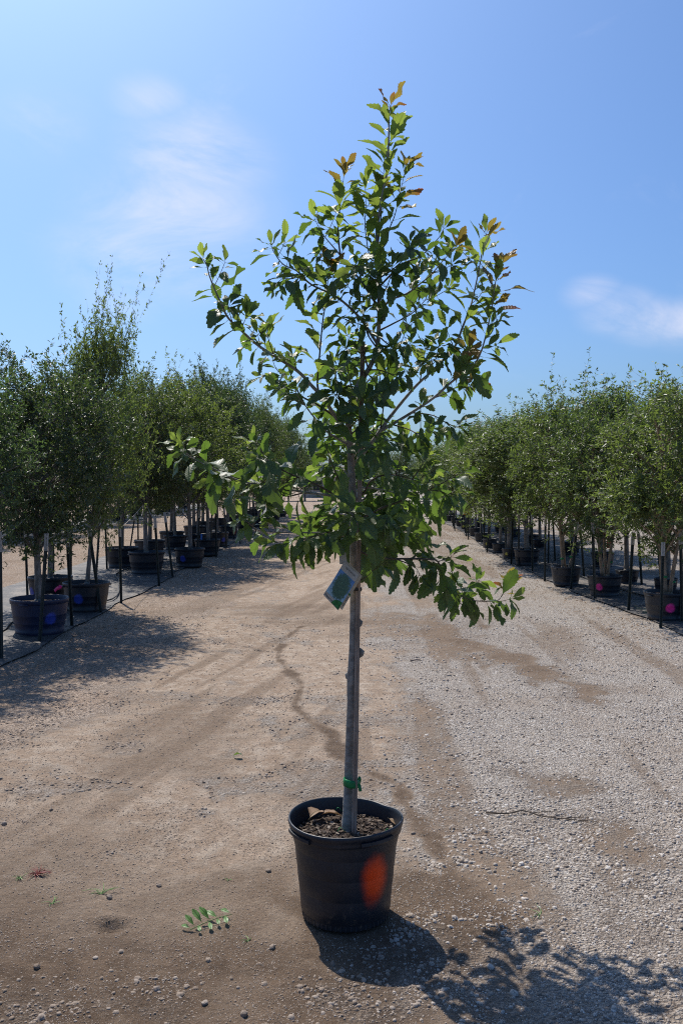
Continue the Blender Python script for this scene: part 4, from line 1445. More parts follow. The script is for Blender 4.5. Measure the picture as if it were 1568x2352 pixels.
# the ribbed foot
b = MB()
for k in range(56):
    a = 2 * math.pi * k / 56
    b.box((0.1642 * math.cos(a), 0.1642 * math.sin(a), 0.022), (0.006, 0.006, 0.018), Matrix.Rotation(a, 3, 'Z'))
ft = link('foot_ribs', b.mesh('oak_pot_foot_ribs', M['pot_main']), pote); ft.color = NOSPOT
# soil with bark chips
NXS = 40
vs = [(0, 0, 0.300)]; fs = []
rings_ = 9
rs = random.Random(9)
for ri in range(1, rings_ + 1):
    rr = 0.1985 * ri / rings_
    for k in range(NXS):
        a = 2 * math.pi * k / NXS
        z = 0.303 - 0.012 * (ri / rings_) ** 2 + rs.uniform(-.004, .004)
        vs.append((rr * math.cos(a), rr * math.sin(a), z))
for k in range(NXS):
    fs.append((0, 1 + k, 1 + (k + 1) % NXS))
    for ri in range(rings_ - 1):
        o_ = 1 + ri * NXS
        fs.append((o_ + k, o_ + NXS + k, o_ + NXS + (k + 1) % NXS, o_ + (k + 1) % NXS))
b = MB(); b.add(vs, fs)
link('soil', b.mesh('oak_pot_soil', M['soil']), pote)
b = MB()
for i in range(900):
    rr = 0.192 * math.sqrt(rs.random()); a = rs.uniform(0, 6.283)
    L = rs.uniform(.004, .017) * (1.2 if rs.random() < .2 else 1)
    rot = Matrix.Rotation(rs.uniform(0, 6.28), 3, 'Z') @ Matrix.Rotation(rs.gauss(0, .35), 3, 'X') @ Matrix.Rotation(rs.gauss(0, .3), 3, 'Y')
    b.box((rr * math.cos(a), rr * math.sin(a), 0.304 - 0.012 * (rr / 0.1985) ** 2 + rs.uniform(0, .004)), (L, L * rs.uniform(.3, .7), rs.uniform(.0015, .004)), rot)
ch = link('bark_mulch', b.mesh('bark_mulch', M['chip']), pote)
ch['kind'] = 'stuff'

# leaves: serrated, obovate ------------------------------------------------
def leaf_mesh(name, mat, seed, teeth=7, curl=0.25, fold=0.18, wave=0.05, width=0.44, depth=0.055, smoothed=False):
    rng = random.Random(seed)
    vs = []; uvs = []
    def prof(v):
        return width * (math.sin(math.pi * min(1, v) ** 1.15) ** 0.85) * (0.82 + 0.36 * v) * 0.5 if 0 < v < 1 else 0.0
    def place(u, v):
        # u: signed across, v: along; bent down along its length, folded at the midrib
        y = v
        z = fold * abs(u) - curl * v * v * 0.9 + wave * math.sin(v * 9 + seed) * abs(u) * 4
        yy = y * (1 - 0.12 * curl * v)
        return (u, yy, z)
    K = teeth
    mids = [i / K for i in range(K + 1)]
    mid_idx = []
    for v in mids:
        mid_idx.append(len(vs)); vs.append(place(0, v)); uvs.append((0.5, v))
    faces = []
    for sgn in (-1, 1):
        prev_sinus = mid_idx[0]
        for i in range(K):
            v0, v1 = mids[i], mids[i + 1]
            vt = v0 + (v1 - v0) * 0.85
            wt = prof(min(0.985, vt - 0.03)) + (depth * rng.uniform(.6, 1.2) if 0 < i < K - 1 else depth * 0.3)
            tip_i = len(vs); vs.append(place(sgn * wt, vt)); uvs.append((0.5 + sgn * wt, vt))
            if i < K - 1:
                ws = prof(v1) * 0.93
                s_i = len(vs); vs.append(place(sgn * ws, v1)); uvs.append((0.5 + sgn * ws, v1))
            else:
                s_i = mid_idx[K]
            a, bq = mid_idx[i], mid_idx[i + 1]
            if i == 0:
                tris = [(a, tip_i, bq), (bq, tip_i, s_i)]
            elif i == K - 1:
                tris = [(a, prev_sinus, tip_i), (a, tip_i, bq)]
            else:
                tris = [(a, prev_sinus, tip_i), (a, tip_i, bq), (bq, tip_i, s_i)]
            for tri in tris:
                if len(set(tri)) == 3:
                    faces.append(tri if sgn > 0 else tuple(reversed(tri)))
            prev_sinus = s_i
    # petiole: thin three-sided stalk
    p0 = len(vs)
    for (x, y, z) in ((-.009, -.16, .03), (.009, -.16, .03), (0, -.16, .045), (-.009, .02, .0), (.009, .02, .0), (0, .02, .014)):
        vs.append((x, y, z)); uvs.append((0.5, 0.0))
    faces += [(p0, p0 + 1, p0 + 4), (p0, p0 + 4, p0 + 3), (p0 + 1, p0 + 2, p0 + 5), (p0 + 1, p0 + 5, p0 + 4), (p0 + 2, p0, p0 + 3), (p0 + 2, p0 + 3, p0 + 5)]
    me = bpy.data.meshes.new(name)
    me.from_pydata(vs, [], faces)
    uvl = me.uv_layers.new(name='UVMap')
    for lp in me.loops:
        uvl.data[lp.index].uv = uvs[lp.vertex_index]
    me.materials.append(mat)
    me.polygons.foreach_set('use_smooth', [True] * len(faces))
    me.update()
    return me


LEAFV = {}
NVAR = 7
for cls in ('mature', 'young', 'bronze'):
    for k in range(NVAR):
        LEAFV[(cls, k)] = leaf_mesh('oak_leaf_%s' % cls, M['oak_' + cls], 10 + k, teeth=(9, 8, 10, 9, 8, 9, 10)[k], curl=(0.12, 0.3, 0.45, 0.05, 0.22, 0.6, 0.35)[k] * (1.0 if cls == 'mature' else 0.8),
                                    fold=(0.25, 0.1, 0.35, 0.18, 0.45, 0.15, 0.28)[k], width=((0.40, 0.45, 0.36, 0.42, 0.38, 0.44, 0.40) if cls == 'mature' else (0.37, 0.40, 0.34, 0.38, 0.35, 0.39, 0.36))[k], depth=0.026, wave=(0.05, 0.10, 0.03, 0.12, 0.06, 0.09, 0.04)[k])

TY = 3.385     # distance of the trunk
tree = link('oak_tree', None, loc=at(797, 1912, TY))
TL = tree.location.copy()
tag(tree, 'slender young oak with toothed leaves standing in the front pot', 'tree')

TRUNK = [(797, 1915, .0265), (799, 1870, .0225), (801, 1800, .0195), (804, 1700, .0185), (807, 1620, .0175), (807, 1560, .0182), (811, 1500, .0168), (813, 1400, .0160), (812, 1300, .0155), (812, 1200, .0150),
         (809, 1120, .0145), (804, 1030, .0130), (800, 960, .0118), (814, 900, .0105), (846, 848, .0092), (866, 799, .0085), (870, 700, .0070), (867, 608, .0060), (865, 531, .0052), (869, 503, .0048),
         (881, 428, .0042), (889, 390, .0038), (892, 326, .0032), (893, 270, .0026), (896, 246, .0018)]
tp = [at(x, y, TY + 0.012 * math.sin(i * 0.8)) for i, (x, y, r) in enumerate(TRUNK)]
tpts = smooth_curve(tp, 5)
trad = np.interp(np.linspace(0, len(TRUNK) - 1, len(tpts)), range(len(TRUNK)), [t[2] for t in TRUNK])
rng_t = random.Random(3)
trad = [r * (1 + rng_t.uniform(-.035, .035)) for r in trad]
b = MB()
b.tube([p - TL for p in tpts], list(trad), 14)
# old pruning knots
for (kx, ky, s, sd) in ((799, 1553, .010, -1), (826, 1432, .009, 1), (828, 1500, .012, 1), (803, 1700, .007, -1), (808, 1355, .008, -1)):
    c = at(kx, ky, TY - 0.004) - TL
    b.tube([c + Vector((-sd * .010, 0, -.02)), c + Vector((0, 0, -.004)), c + Vector((sd * .004, 0, .006)), c + Vector((-sd * .004, 0, .02))], [s * .3, s, s * .9, s * .2], 8)
link('trunk', b.mesh('oak_trunk', M['oak_bark'], True), tree)

# branches read from the photograph: points (x, y), offset in depth at the tip, kind, tip colour
BR = [
    # upper left long branch and its shoots
    dict(p=[(803, 1000), (773, 961), (742, 915), (716, 886), (683, 852), (629, 817), (591, 792), (553, 758), (524, 730), (509, 699), (494, 666), (481, 633), (476, 612), (468, 597)], d=-.06, r=.0085, k='mature', s0=.45),
    dict(p=[(629, 817), (617, 781), (613, 763)], d0=-.04, d=-.02, r=.003, k='young', s0=.35),
    dict(p=[(683, 852), (677, 835), (676, 820)], d0=-.03, d=-.06, r=.0025, k='young', s0=.4),
    dict(p=[(553, 758), (560, 742), (566, 728)], d0=-.05, d=-.10, r=.002, k='young', s0=.3),
    dict(p=[(770, 958), (733, 932), (691, 909), (678, 886), (650, 862), (635, 848), (627, 830)], d0=-.02, d=.14, r=.0045, k='mature', s0=.3),
    dict(p=[(800, 1022), (750, 991), (717, 953), (696, 925), (680, 905)], d=-.16, r=.005, k='mature', s0=.35),
    dict(p=[(742, 915), (729, 886), (735, 802), (742, 730), (750, 690), (753, 640), (755, 615)], d0=-.02, d=.02, r=.0045, k='young', s0=.15, bronze=1),
    # middle left
    dict(p=[(866, 790), (830, 735), (790, 695), (758, 674), (714, 653), (681, 622), (650, 607), (629, 579), (624, 566)], d=-.05, r=.006, k='mature', s0=.25),
    dict(p=[(690, 630), (672, 640), (650, 640), (636, 650)], d0=-.05, d=-.12, r=.0025, k='mature', s0=.1),
    dict(p=[(868, 705), (832, 650), (800, 612), (780, 585), (765, 567), (742, 539), (724, 506)], d=.05, r=.0055, k='mature', s0=.3),
    dict(p=[(781, 587), (776, 531), (779, 493), (785, 441), (791, 392)], d0=.03, d=.05, r=.0035, k='young', s0=.1, bronze=2),
    dict(p=[(866, 600), (849, 590), (838, 520), (840, 470), (838, 425)], d=.10, r=.003, k='young', s0=.2),
    # right of the leader
    dict(p=[(867, 580), (888, 556), (893, 528), (906, 495), (916, 454), (924, 418), (931, 388)], d=.04, r=.0033, k='young', s0=.35, bronze=4),
    dict(p=[(868, 560), (876, 480), (880, 410), (884, 345)], d=.12, r=.003, k='young', s0=.35, small=.7),
    dict(p=[(869, 720), (895, 690), (933, 675), (960, 655), (989, 631), (1020, 595), (1045, 569)], d=-.08, r=.005, k='mature', s0=.3, bronze=1),
    dict(p=[(869, 660), (921, 609), (961, 591), (985, 570), (1011, 541), (1018, 525)], d=.10, r=.0042, k='mature', s0=.4),
    dict(p=[(868, 640), (900, 620), (930, 590), (940, 560)], d=-.14, r=.0035, k='mature', s0=.25),
    dict(p=[(869, 760), (905, 742), (945, 720), (975, 690), (985, 665)], d=.20, r=.004, k='mature', s0=.3),
    # big right branches
    dict(p=[(808, 1075), (830, 1045), (855, 1014), (877, 983), (902, 949), (933, 911), (961, 880), (995, 849), (1042, 799), (1061, 753), (1078, 709), (1086, 681), (1098, 625), (1107, 575), (1115, 540)], d=.05, r=.0085, k='mature2', s0=.52, bronze=1),
    dict(p=[(870, 992), (933, 955), (995, 914), (1033, 880), (1060, 860), (1086, 840), (1104, 808), (1117, 762), (1129, 703), (1135, 659), (1143, 622), (1146, 610)], d0=.015, d=-.08, r=.006, k='mature2', s0=.35, bronze=5),
    dict(p=[(964, 877), (970, 840), (977, 802)], d0=.03, d=.0, r=.0028, k='young', s0=.25),
    dict(p=[(873, 988), (880, 936), (883, 902), (894, 846), (902, 806)], d0=.02, d=-.10, r=.0032, k='young', s0=.35),
    dict(p=[(1042, 870), (1062, 850), (1072, 822), (1075, 805)], d0=-.03, d=-.12, r=.0025, k='young', s0=.2, bronze=4),
    dict(p=[(995, 914), (1020, 905), (1045, 890), (1070, 885)], d0=-.03, d=.10, r=.0028, k='mature', s0=.2, bronze=1),
    dict(p=[(1042, 800), (1030, 812), (1005, 822), (985, 830)], d0=.03, d=-.06, r=.0026, k='mature', s0=.15),
    dict(p=[(945, 948), (985, 952), (1010, 962), (1040, 985)], d0=-.02, d=-.10, r=.0032, k='mature', s0=.25, droop=.6),
    dict(p=[(900, 975), (935, 985), (960, 995), (985, 985)], d0=-.01, d=-.18, r=.0032, k='mature', s0=.25, droop=.8),
    # lower left
    dict(p=[(808, 1165), (782, 1144), (738, 1135), (703, 1131), (612, 1115), (565, 1108), (532, 1097), (494, 1078), (464, 1064), (428, 1041), (414, 1023)], d=-.22, r=.0062, k='mature', s0=.35, big=1.1),
    dict(p=[(782, 1146), (725, 1112), (661, 1086), (612, 1056), (596, 1050)], d0=-.04, d=-.30, r=.0045, k='mature', s0=.35, big=1.15),
    dict(p=[(700, 1131), (660, 1140), (640, 1130), (605, 1105)], d0=-.09, d=-.02, r=.003, k='mature', s0=.1),
    dict(p=[(806, 1125), (781, 1107), (760, 1060), (748, 1020), (735, 990)], d=.16, r=.004, k='mature', s0=.3),
    dict(p=[(813, 1235), (775, 1228), (735, 1224), (675, 1223), (601, 1220), (571, 1201), (558, 1190)], d=-.16, r=.0050, k='mature', s0=.35),
    dict(p=[(735, 1224), (700, 1240), (670, 1240), (635, 1246)], d0=-.07, d=-.22, r=.0035, k='mature', s0=.2, big=1.1, droop=.5),
    dict(p=[(800, 1232), (765, 1222), (735, 1228), (705, 1236)], d0=-.03, d=-.28, r=.0035, k='mature', s0=.25, big=1.1, droop=.6),
    # lower right
    dict(p=[(814, 1262), (840, 1272), (861, 1278), (896, 1283), (977, 1284), (1005, 1290), (1012, 1315), (1020, 1340), (1042, 1359), (1082, 1378), (1123, 1381), (1145, 1377), (1160, 1353), (1163, 1338)], d=.42, r=.0048, k='mature', s0=.25, droop=.45, bronze=2),
    dict(p=[(816, 1345), (830, 1331), (845, 1322), (858, 1309), (872, 1300)], d=-.06, r=.0026, k='mature', s0=.45, droop=.8, big=1.15),
    dict(p=[(905, 1283), (930, 1292), (955, 1305), (962, 1320)], d=.10, r=.0028, k='mature', s0=.05, droop=.7, big=1.1),
    dict(p=[(1005, 1290), (1025, 1284), (1035, 1280)], d=.22, r=.0025, k='mature', s0=.1, big=1.2),
    dict(p=[(1042, 1359), (1060, 1352), (1085, 1345), (1098, 1334)], d=.48, r=.0024, k='mature', s0=.2),
    # right middle
    dict(p=[(815, 1150), (837, 1129), (849, 1107), (874, 1093), (908, 1091), (946, 1101), (970, 1110), (990, 1105)], d=-.10, r=.0045, k='mature', s0=.35),
    dict(p=[(814, 1200), (871, 1169), (921, 1150), (946, 1135), (983, 1125), (1026, 1104), (1060, 1086)], d=.10, r=.0045, k='mature', s0=.35),
    dict(p=[(946, 1100), (958, 1085), (972, 1062), (980, 1048)], d0=-.08, d=-.05, r=.0026, k='young', s0=.3),
    dict(p=[(908, 1092), (915, 1065), (922, 1035), (925, 1020)], d0=-.05, d=.04, r=.0024, k='young', s0=.55),
    dict(p=[(983, 1125), (1010, 1128), (1030, 1135), (1048, 1125)], d0=.06, d=.0, r=.0026, k='mature', s0=.15, droop=.5),
    # towards the viewer through the middle
    dict(p=[(812, 1215), (812, 1195), (818, 1188), (810, 1178)], d=-.34, r=.004, k='mature', s0=.35, big=1.1),
    dict(p=[(812, 1185), (840, 1190), (870, 1195), (890, 1190)], d=-.26, r=.004, k='mature', s0=.35, big=1.1, droop=.4),
    dict(p=[(805, 1045), (825, 1030), (850, 1028), (868, 1030)], d=-.28, r=.0038, k='mature', s0=.4, big=1.1, droop=.4),
    dict(p=[(803, 985), (815, 970), (828, 958), (832, 925)], d=-.20, r=.0035, k='mature', s0=.45),
    dict(p=[(800, 960), (785, 930), (775, 890), (770, 850)], d=-.18, r=.0038, k='mature', s0=.3),
    dict(p=[(868, 770), (890, 790), (915, 800), (940, 790)], d=-.16, r=.0032, k='mature', s0=.25, droop=.5),
    dict(p=[(867, 640), (850, 625), (835, 615), (815, 612)], d=-.22, r=.0035, k='mature', s0=.2),
    dict(p=[(866, 800), (845, 770), (835, 735), (830, 700)], d=-.12, r=.0035, k='mature', s0=.2),
    dict(p=[(868, 690), (885, 665), (895, 640), (900, 615)], d=-.14, r=.0033, k='mature', s0=.2),
    dict(p=[(869, 700), (845, 680), (820, 675), (800, 660)], d=-.08, r=.0033, k='mature', s0=.2),
    dict(p=[(846, 850), (835, 810), (825, 780), (822, 745)], d=-.10, r=.0035, k='mature', s0=.2),
    dict(p=[(846, 850), (870, 850), (905, 860), (930, 850)], d=-.20, r=.0035, k='mature', s0=.3),
    dict(p=[(803, 1000), (830, 975), (850, 945), (858, 910)], d=-.14, r=.0035, k='mature', s0=.25),
    dict(p=[(800, 960), (780, 920), (768, 880), (775, 845)], d=-.10, r=.0035, k='mature', s0=.25),
    dict(p=[(812, 905), (800, 860), (795, 815), (800, 775)], d=.10, r=.0035, k='mature', s0=.25),
    # away behind
    dict(p=[(805, 1040), (820, 1010), (850, 990), (880, 985)], d=.55, r=.0055, k='mature', s0=.25),
    dict(p=[(808, 1110), (790, 1080), (770, 1070), (740, 1075)], d=.50, r=.0050, k='mature', s0=.25),
    dict(p=[(811, 1180), (830, 1150), (860, 1140), (895, 1145)], d=.60, r=.0055, k='mature', s0=.25),
    dict(p=[(812, 1230), (800, 1200), (775, 1190), (760, 1185)], d=.55, r=.0050, k='mature', s0=.25),
    dict(p=[(813, 1255), (840, 1235), (870, 1225), (905, 1220)], d=.45, r=.0045, k='mature', s0=.25),
    dict(p=[(812, 1240), (830, 1240), (850, 1262), (868, 1280), (880, 1282)], d=.78, r=.0055, k='mature', s0=.3, big=1.15),
    dict(p=[(812, 1210), (850, 1200), (890, 1215), (930, 1220), (960, 1215)], d=.70, r=.0055, k='mature', s0=.3, big=1.15),
    dict(p=[(811, 1190), (780, 1180), (750, 1195), (725, 1210)], d=.70, r=.0050, k='mature', s0=.3, big=1.1),
    dict(p=[(809, 1130), (840, 1120), (900, 1130), (960, 1150), (1000, 1160)], d=.55, r=.0055, k='mature', s0=.35, big=1.1),
    dict(p=[(805, 1050), (790, 1010), (765, 1000), (735, 1010)], d=.45, r=.0045, k='mature', s0=.3),
    dict(p=[(800, 955), (830, 900), (850, 870), (880, 850)], d=.40, r=.0042, k='mature', s0=.3),
]

leaf_list = []      # (branch index, matrix, class, variant, size)
rl = random.Random(21)


def add_leaf(bi, pos, tang, rad, L, cls, droop):
    yg = cls != 'mature'
    ang = rl.uniform(28, 56) if yg else rl.uniform(48, 80)
    d = tang * math.cos(R(ang)) + rad * math.sin(R(ang))
    gs = .07 if yg else .12
    d = d + Vector((0, 0, -1)) * droop * rl.uniform(.5, 1.4) + Vector((rl.gauss(0, gs), rl.gauss(0, gs), rl.gauss(0, gs)))
    d.normalize()
    upv = (Vector((rl.gauss(0, .12), rl.gauss(0, .12), .4)) + tang * 0.9 - rad * 0.5) if yg else (Vector((rl.gauss(0, .28), rl.gauss(0, .28), 1.0)) + tang * 0.35 - rad * 0.25)
    nz = upv - d * upv.dot(d)
    if nz.length < 0.15:
        nz = tang - d * tang.dot(d)
    nz.normalize()
    xax = d.cross(nz).normalized()
    # roll a bit about its own axis
    ro = rl.gauss(0, .16 if yg else .28)
    xx = xax * math.cos(ro) + nz * math.sin(ro)
    nn = xx.cross(d).normalized()
    m = Matrix(((xx.x, d.x, nn.x, 0), (xx.y, d.y, nn.y, 0), (xx.z, d.z, nn.z, 0), (0, 0, 0, 1)))
    L *= rl.choice((.72, .85, 1.0, 1.0, 1.08, 1.18))
    off = d * (L * 0.16)
    loc = Matrix.Translation(pos + off)
    c_ = pos + d * L * .6
    k_ = c_.y / math.cos(TILT)
    sx_ = 784 + F * c_.x / c_.y; sy_ = 1110 - F * (c_.z - CAM_H) / c_.y
    t_ = pos + d * L * 1.15
    tx_ = 784 + F * t_.x / t_.y; ty_ = 1110 - F * (t_.z - CAM_H) / t_.y
    if c_.y < TY and ((728 < sx_ < 850 and 1280 < sy_ < 1425) or (735 < tx_ < 840 and 1292 < ty_ < 1425)):
        return
    leaf_list.append((bi, loc @ m @ Matrix.Scale(L, 4), cls, rl.randrange(NVAR), L, pos))


def leaf_run(bi, pts, s0, kind, big, droop, bronze, step, small=1.0):
    """leaves in a spiral along a stem, crowding at its tip"""
    seg = [(pts[i + 1] - pts[i]).length for i in range(len(pts) - 1)]
    tot = sum(seg)
    s = tot * s0
    phi = rl.uniform(0, 6.28)
    while s < tot:
        acc = 0
        for i, l in enumerate(seg):
            if acc + l >= s:
                break
            acc += l
        tt = (s - acc) / max(l, 1e-6)
        p = pts[i].lerp(pts[i + 1], tt)
        tang = (pts[i + 1] - pts[i]).normalized()
        ref = Vector((0, 0, 1)) if abs(tang.z) < .9 else Vector((1, 0, 0))
        u = tang.cross(ref).normalized(); v = tang.cross(u)
        rad = u * math.cos(phi) + v * math.sin(phi)
        rem = tot - s
        f = s / tot
        cls = 'young' if kind == 'young' or (kind == 'mature2' and f > .62) else 'mature'
        L = rl.uniform(.078, .116) * big * small
        if cls == 'young':
            L = rl.uniform(.082, .122) * small
        L *= min(1.0, 0.55 + rem / 0.12 * 0.45)
        if bronze and rem < 0.03 + 0.035 * bronze and rl.random() < .75:
            cls = 'bronze'
        dr = droop if cls == 'mature' else (0.10 if rem > .08 else -.1)
        add_leaf(bi, p, tang, rad, L, cls, dr)
        phi += 2.4
        s += step * rl.uniform(.7, 1.35) * (0.62 if rem < 0.05 else 1.0)
    p = pts[-1]; tang = (pts[-1] - pts[-2]).normalized()
    ref = Vector((0, 0, 1)) if abs(tang.z) < .9 else Vector((1, 0, 0))
    u = tang.cross(ref).normalized(); v = tang.cross(u)
    for k in range(5):
        a = phi + k * 2.4
        cls = 'bronze' if (bronze and rl.random() < .9) else ('young' if kind != 'mature' or rl.random() < .55 else 'mature')
        add_leaf(bi, p, tang, (u * math.cos(a) + v * math.sin(a)), rl.uniform(.045, .080) * small, cls, 0.0)


branch_objs = []
nodes3 = [((x, y), TY + 0.012 * math.sin(i * 0.8)) for i, (x, y, r) in enumerate(TRUNK)]
for (a, b2) in zip(list(nodes3[:-1]), list(nodes3[1:])):
    for k in (.25, .5, .75):
        nodes3.append(((a[0][0] * (1 - k) + b2[0][0] * k, a[0][1] * (1 - k) + b2[0][1] * k), a[1] * (1 - k) + b2[1] * k))
for bi, B in enumerate(BR):
    n = len(B['p'])
    x0_, y0_ = B['p'][0]
    near_ = min(nodes3, key=lambda q: math.hypot(q[0][0] - x0_, q[0][1] - y0_))
    d0 = near_[1] - TY
    P = []
    for i, (x, y) in enumerate(B['p']):
        f = i / (n - 1)
        dep = TY + d0 + (B['d'] - d0) * f + (0.012 * math.sin(i * 1.9 + bi) if 0 < i < n - 1 else 0)
        P.append(at(x, y, dep))
        if i:
            nodes3.append(((x, y), dep))
    pts = smooth_curve(P, 5)
    m = MB()
    r0 = B['r']
    rad = [max(.0011, r0 * (1 - .82 * (i / (len(pts) - 1)) ** .9)) * rl.uniform(.95, 1.05) for i in range(len(pts))]
    m.tube([p - TL for p in pts], rad, 8)
    low = B['p'][0][1] > 1000
    droop = (0.42 if low else 0.30) + B.get('droop', 0.0)
    leaf_run(bi, pts, B.get('s0', .3), B['k'], B.get('big', 1.0) * (1.08 if low else 1.0), droop, B.get('bronze', 0), (0.020 if low else 0.018) if B['k'] != 'young' else 0.0165, B.get('small', 1.0))
    # short side twigs on the older wood
    if B['k'] != 'young':
        tot = sum((pts[i + 1] - pts[i]).length for i in range(len(pts) - 1))
        nt = int(tot * (1 - B.get('s0', .3)) / 0.125)
        for k in range(nt):
            f = B.get('s0', .3) * .8 + (1 - B.get('s0', .3) * .8) * (k + rl.uniform(.1, .9)) / max(nt, 1) * .85
            i = min(len(pts) - 2, int(f * (len(pts) - 1)))
            p = pts[i]; tang = (pts[i + 1] - pts[i]).normalized()
            sd = Vector((rl.gauss(0, 1), rl.gauss(0, 1), rl.gauss(0.25, .6)))
            sd = (sd - tang * sd.dot(tang)).normalized()
            Lt = rl.uniform(.05, .12)
            e = p + tang * Lt * .55 + sd * Lt * .8
            q = smooth_curve([p, p.lerp(e, .5) + Vector((0, 0, -.004)), e], 3)
            m.tube([v - TL for v in q], list(np.linspace(max(.0016, rad[i] * .5), .001, len(q))), 5)
            leaf_run(bi, q, .3, 'mature', B.get('big', 1.0) * (1.0 if low else .92), droop, 0, 0.024)
    o = link('branch', m.mesh('oak_branch', M['twig'] if r0 < .005 else M['oak_bark'], True), tree)
    branch_objs.append(o)
# leader's own leaves
ltop = [p for p in tpts if p.z > at(868, 700, TY).z]
m = MB()
leaf_run(-1, ltop, .05, 'young', 1.08, .1, .4, 0.0155, 0.98)

print('OAK LEAVES', len(leaf_list))
# the 300 that show largest are single leaves; the others are one mass
order = sorted(range(len(leaf_list)), key=lambda i: -leaf_list[i][4] * (1.0 - 0.9 * (leaf_list[i][5].y - TY)))
single = set(order[:298])
trunk_obj = [c for c in tree.children if c.name.startswith('trunk')][0]
inv = Matrix.Translation(-TL)
rest_v = []; rest_f = []; rest_uv = []; rest_m = []
for i, (bi, mw, cls, var, L, pos) in enumerate(leaf_list):
    me = LEAFV[(cls, var)]
    if i in single:
        o = bpy.data.objects.new('leaf', me)
        COL.objects.link(o)
        o.parent = trunk_obj if bi < 0 else branch_objs[bi]
        o.matrix_local = inv @ mw
    else:
        base = len(rest_v)
        mm = inv @ mw
        for v in me.vertices:
            rest_v.append(tuple(mm @ v.co))
        for pl in me.polygons:
            rest_f.append(tuple(base + k for k in pl.vertices))
            for li in pl.loop_indices:
                rest_uv.append(tuple(me.uv_layers[0].data[li].uv))
            rest_m.append(('mature', 'young', 'bronze').index(cls))
me = bpy.data.meshes.new('oak_foliage')
me.from_pydata(rest_v, [], rest_f)
uvl = me.uv_layers.new(name='UVMap')
uvl.data.foreach_set('uv', np.array(rest_uv, dtype=np.float32).ravel())
for cls in ('mature', 'young', 'bronze'):
    me.materials.append(M['oak_' + cls])
me.polygons.foreach_set('material_index', rest_m)
me.polygons.foreach_set('use_smooth', [True] * len(rest_f))
me.update()
fo = link('foliage', me, tree)
fo['kind'] = 'stuff'

# wooden stake beside the trunk ------------------------------------------------
b = MB()
SP_ = [at(813, 1916, TY - .030), at(817, 1700, TY - .030), at(820, 1500, TY - .028), at(822, 1350, TY - .027), at(825, 1150, TY - .024), at(829, 950, TY - .02), at(833, 785, TY - .018)]
pts = smooth_curve(SP_, 4)
hw = 0.0095
vs = []; fs = []
for i, p in enumerate(pts):
    for sx, sy in ((-1, -1), (-.15, -1.04), (-.05, -.82), (.05, -1.04), (1, -1), (1, 1), (-1, 1)):
        vs.append(p + Vector((sx * hw * (1 - .12 * i / len(pts)), sy * hw * (1 - .12 * i / len(pts)), 0)))
k = 7
for i in range(len(pts) - 1):
    for j in range(k):
        fs.append((i * k + j, i * k + (j + 1) % k, (i + 1) * k + (j + 1) % k, (i + 1) * k + j))
fs.append(tuple(reversed(range(k)))); fs.append(tuple((len(pts) - 1) * k + j for j in range(k)))
b.add(vs, fs)
tag(link('wooden_stake', b.mesh('wooden_stake', M['stake'])), 'thin weathered wooden stake tied along the right of the front trunk', 'stake')


def band(name, cy, z_half, rx, ry, cx, mat, label, cat, tails=(), wob=0.004, seed=0):
    c = at(cx, cy, TY - 0.012)
    vs = []; fs = []
    K = 28
    rng = random.Random(seed)
    for k in range(K):
        a = 2 * math.pi * k / K
        dz = -0.10 * rx * math.cos(a) + rng.uniform(-wob, wob) * .4
        for rr, zz in ((1.0, -1), (1.08, -.4), (1.04, .5), (1.0, 1), (.9, 1), (.9, -1)):
            vs.append(c + Vector((rx * rr * math.cos(a), ry * rr * math.sin(a), zz * z_half + dz)))
    for k in range(K):
        for j in range(6):
            fs.append((k * 6 + j, ((k + 1) % K) * 6 + j, ((k + 1) % K) * 6 + (j + 1) % 6, k * 6 + (j + 1) % 6))
    b = MB(); b.add(vs, fs)
    o = link(name, b.mesh(name, mat, True))
    tag(o, label, cat)
    return o, c


o, c = band('tie_tape', 1797, .0145, .0300, .030, 807, M['green_tape'], 'bright green plastic tape tied low around front trunk and stake', 'tape')
strip_obj('tail', [at(822, 1792, TY - .046), at(826, 1786, TY - .050), at(827, 1796, TY - .052), at(824, 1803, TY - .050)], .012, M['green_tape'], None, None, Vector((.3, -.5, 1)), o)
strip_obj('tail', [at(823, 1800, TY - .048), at(826, 1808, TY - .054), at(827, 1818, TY - .056)], .012, M['green_tape'], None, None, Vector((1, -.3, 0.1)), o)
band('tree_tie', 1352, .0065, .0235, .026, 816, M['black_tie'], 'black rubber tie holding the upper trunk to the stake', 'tie')

# plant tag -------------------------------------------------------------------
TGY = TY - 0.085
tge = link('plant_tag', None, loc=at(776, 1336, TGY))
TGL = tge.location.copy()
tag(tge, 'hanging paper plant tag with a tree picture left of the front trunk', 'tag')
# sheet corners read from the photograph; slightly turned in depth
CA = at(798, 1287, TGY - .000)      # top left
CB = at(823, 1323, TGY + .012)      # right corner under the trunk
ex = None
TLc, TRc, BRc, BLc = at(790, 1290, TGY), at(824, 1321, TGY + .010), at(776, 1402, TGY + .006), at(742, 1366, TGY - .012)


def tagp(u, v, h=0.0):
    """u across from the left edge, v up from the bottom"""
    a = BLc.lerp(BRc, u); b_ = TLc.lerp(TRc, u)
    p = a.lerp(b_, v)
    nrm_ = (BRc - BLc).cross(TLc - BLc).normalized()
    return p + nrm_ * (h + 0.006 * math.sin(math.pi * v) * 1.0) - TGL


